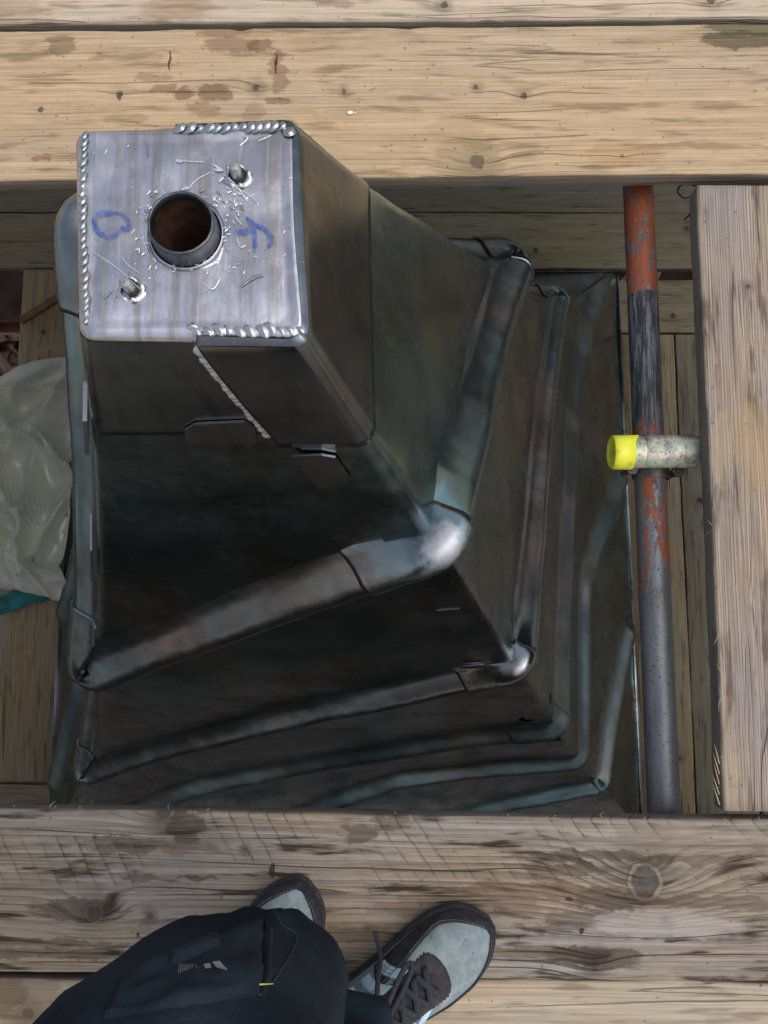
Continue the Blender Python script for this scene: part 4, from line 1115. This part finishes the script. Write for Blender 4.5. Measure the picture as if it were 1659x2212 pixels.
# seams: thin raised cords on the cloth
mSeam = plain('seam_thread', (.016, .022, .034), .9)
def cord(pxs, r_=.0007, off=.0002):
    ps = [hit(*q, off) for q in [tuple(v)[:2] for v in spline([(a_[0], a_[1], 0) for a_ in pxs], 6)]]
    ps = [p for p in ps if p is not None]
    return tube(ps, r_, 5) if len(ps) > 3 else None
cs_ = [cord(q) for q in ([(590, 1966), (612, 2000), (640, 2020), (628, 2060), (590, 2120)], [(250, 2180), (330, 2150), (430, 2120)], [(470, 2160), (520, 2140), (565, 2150)])]
cs_ = [c for c in cs_ if c]
if cs_: obj('seam', *join(*cs_), mSeam, trous)

# trainers
tsu = NT('pale_suede')
n1 = tsu.noise(tsu.tc, 60, 4, .65)
csu = tsu.mix(tsu.step(n1, .35, .7), (.19, .24, .25), (.275, .32, .33))
csu = tsu.mix(tsu.mul(tsu.step(tsu.noise(tsu.tc, 130, 3, .6), .62, .7), .7), csu, (.14, .13, .11))
tsu.bsdf(csu, .9, 0, tsu.bump(tsu.noise(tsu.tc, 500, 3), .0006), .15)
mDk = plain('dark_suede', (.022, .022, .028), .85, var=.5, sc=70, bump=.0008)
mSole = plain('dark_rubber', (.030, .028, .032), .7, var=.5, sc=60, bump=.0008)
mEye = plain('brown_suede', (.038, .032, .036), .9, var=.4, sc=90, bump=.0006)
mStr = plain('pale_blue_stripe', (.46, .62, .72), .6, var=.15, sc=90)
mLace = plain('dark_lace', (.030, .032, .042), .9, var=.4, sc=300)
def shoe(label, toe, dirv, left):
    L = .295; dx = Vector((dirv[0], dirv[1], 0)).normalized(); dy = Vector((-dx.y, dx.x, 0)); o = Vector((toe[0], toe[1], 0)) - dx * L
    sgn = -1 if left else 1       # outer side: -y for a right foot
    def Wp(x_, y_, z_): return o + dx * x_ + dy * (y_ * sgn) + Vector((0, 0, z_))
    # half widths: inner(+y) and outer(-y) along the length
    def hw(t, side):
        pts_ = [(0, .012), (.05, .031), (.15, .037), (.35, .037), (.5, .042), (.68, .052), (.8, .0535), (.9, .045), (.96, .031), (1, .006)] if side > 0 else [(0, .012), (.05, .031), (.15, .038), (.35, .041), (.5, .047), (.68, .0545), (.8, .0515), (.9, .040), (.96, .026), (1, .006)]
        for (a_, w0), (b_, w1) in zip(pts_, pts_[1:]):
            if t <= b_:
                q = (t - a_) / (b_ - a_); q2 = q
                return w0 + (w1 - w0) * q2
        return pts_[-1][1]
    def hw_s(t, side): return sum(hw(min(1, max(0, t + d_)), side) for d_ in (-.03, -.015, 0, .015, .03)) / 5 if t < .97 else hw(t, side)
    def top(t): 
        pts_ = [(0, .085), (.1, .098), (.3, .105), (.42, .100), (.55, .083), (.7, .064), (.82, .054), (.92, .047), (1, .032)]
        for (a_, w0), (b_, w1) in zip(pts_, pts_[1:]):
            if t <= b_: q = (t - a_) / (b_ - a_); return w0 + (w1 - w0) * q
        return .03
    def up(t, a_, off=0.0):
        w_ = hw_s(t, 1 if a_ > 0 else -1) * .94 + off
        z_ = .014 + (top(t) - .014 + off) * max(0, 1 - abs(a_) ** 3.0) ** (1 / 2.3)
        return Wp(t * L, w_ * a_, z_)
    ts_ = [.0, .01, .03, .06] + [.06 + .88 * i / 40 for i in range(1, 41)] + [.955, .97, .982, .992, 1.0]
    as_ = [math.sin(math.pi / 2 * (-1 + 2 * i / 36)) for i in range(37)]
    root_ = obj('trainer', *grid([[up(t, a_) for a_ in as_] for t in ts_]), None, per, label=label, mats=[tsu.m, mDk], fm=[1 if ts_[j_] > .965 else 0 for j_ in range(len(ts_) - 1) for i_ in range(len(as_) - 1)])
    # sole: outline slightly proud of the upper
    def outl(e, z_):
        e -= .0025
        return [Wp(t * L + (e if t >= .992 else 0), -(hw_s(t, -1) + e), z_) for t in ts_] + [Wp(t * L + (e if t >= .992 else 0), hw_s(t, 1) + e, z_) for t in reversed(ts_)]
    rows = [outl(-.02, .0005), outl(.001, .001), outl(.0035, .006), outl(.0035, .016), outl(.0015, .0205), outl(-.004, .021)]
    obj('sole', *grid(rows, close_u=True), mSole, root_)
    def band_(t0, t1, a0f, a1f, off, mat, nm, nt=30, na=10, jag=0.0):
        rows = []
        for i in range(nt + 1):
            t = t0 + (t1 - t0) * i / nt; row = []
            for j in range(na + 1):
                q = j / na; a_ = a0f(t) * (1 - q) + a1f(t) * q
                tt_ = t + (jag * (i % 2) if 0 else 0)
                e = 0 if j in (0, na) or i in (0, nt) else 1
                row.append(up(tt_, a_, off * e + .0002))
            rows.append(row)
        return obj(nm, *grid(rows), mat, root_)
    # toe guard: rim sweeping round the toe, wider on the inner side
    g1 = lambda t: .72 + .16 * max(0, (.86 - t) / .4) - .5 * max(0, (t - .88) / .12) ** 1.5
    band_(.46, 1.0, lambda t: .86 * math.sqrt(max(0, 1 - max(0, (t - .74) / .236) ** 2.6)) - (.15 if t > .976 else 0) - .14 * max(0, min(1, (.80 - t) / .2)), lambda t: .995, .0022, mDk, 'toe_guard', 60, 12)
    band_(.40, 1.0, lambda t: -.995, lambda t: -.90 * math.sqrt(max(0, 1 - max(0, (t - .74) / .236) ** 2.6)) + (.15 if t > .976 else 0), .0022, mDk, 'toe_guard', 60, 12)
    sp_ = []
    for side in (1, -1):
        for i in range(52):
            t = .44 + .53 * i / 52
            bnd = (.86 if side > 0 else .90) * math.sqrt(max(0, 1 - max(0, (t - .74) / .236) ** 2.6)) - (.14 * max(0, min(1, (.80 - t) / .2)) if side > 0 else 0)
            if bnd < .12: continue
            a_ = side * (bnd + .035)
            sp_.append(tube([up(t, a_, .0026), up(t + .004, a_, .0030), up(t + .0075, a_, .0026)], .0005, 5))
    obj('stitching', *join(*sp_), plain('stitch_thread', (.16, .15, .15), .8), root_, kind='stuff')
    # eyestay with rounded front end and toothed edge
    def eh(t): 
        q = max(0, min(1, (.745 - t) / .06)); return (.60 * math.sqrt(max(0, 1 - (1 - q) ** 2)) + .0) + .10 * max(0, (.6 - t))
    rows = []
    for i in range(121):
        t = .22 + (.745 - .22) * i / 120; row = []
        for j in range(17):
            a_ = -1 + 2 * j / 16; e_ = eh(t) * a_
            if j in (0, 16): e_ *= 1 + (.035 if i % 4 < 2 else -.02)
            row.append(up(t, max(-.98, min(.98, e_)), .003 if 0 < j < 16 else .0004))
        rows.append(row)
    obj('eyestay', *grid(rows), mEye, root_)
    # side stripes
    for side in (1, -1):
        for k in range(3):
            rows = []
            for i in range(25):
                q = i / 24; t = .60 - k * .085 - .10 * q
                a_ = side * (.50 + .47 * q); row = []
                for w_ in (-.024, -.0235, -.008, .008, .0235, .024):
                    jg = (.003 if i % 2 else -.001) * (1 if w_ > 0 else -1) if abs(w_) >= .0235 else 0
                    row.append(up(t + w_ + jg, a_, .0024 if abs(w_) < .024 else .0002))
                rows.append(row)
            obj('stripe', *grid(rows), mStr, root_)
    # tongue opening, laces
    rows = [[up(t, a_ * (.20 + .1 * (.6 - t)), .0045) for a_ in (-1, -.5, 0, .5, 1)] for t in [.24 + .44 * i / 20 for i in range(21)]]
    obj('tongue', *grid(rows), mDk, root_)
    for k in range(5):
        t0 = .675 - k * .062
        for s0 in (1, -1):
            ps = [up(t0 + (-.05) * (q + .0), s0 * (.34 - .68 * q), .006 + .004 * math.sin(math.pi * q)) for q in [i / 10 for i in range(11)]]
            obj('lace', *tube(ps, .0042, 8, flat=.5), mLace, root_)
    lp = [up(.42, .05, .012), up(.47, .25, .018), up(.56, .5, .014), up(.62, .60, .012), up(.635, .52, .012), up(.58, .35, .014), up(.49, .15, .014), up(.42, 0, .012)]
    obj('lace', *tube(spline(lp, 6), .0032, 8, flat=.7), mLace, root_)
    lp = [up(.40, 0, .012), up(.44, .35, .018), up(.485, .75, .013), up(.52, .97, .012), Wp(.54 * L, .075, .03)]
    obj('lace', *tube(spline(lp, 6), .0032, 8, flat=.7), mLace, root_)
    return root_
shoe('right trainer, turned outwards, laces showing', (.143, -.397), (.86, .51), False)
shoe('left trainer, mostly hidden below the knee', (-.108, -.341), (.38, .92), True)
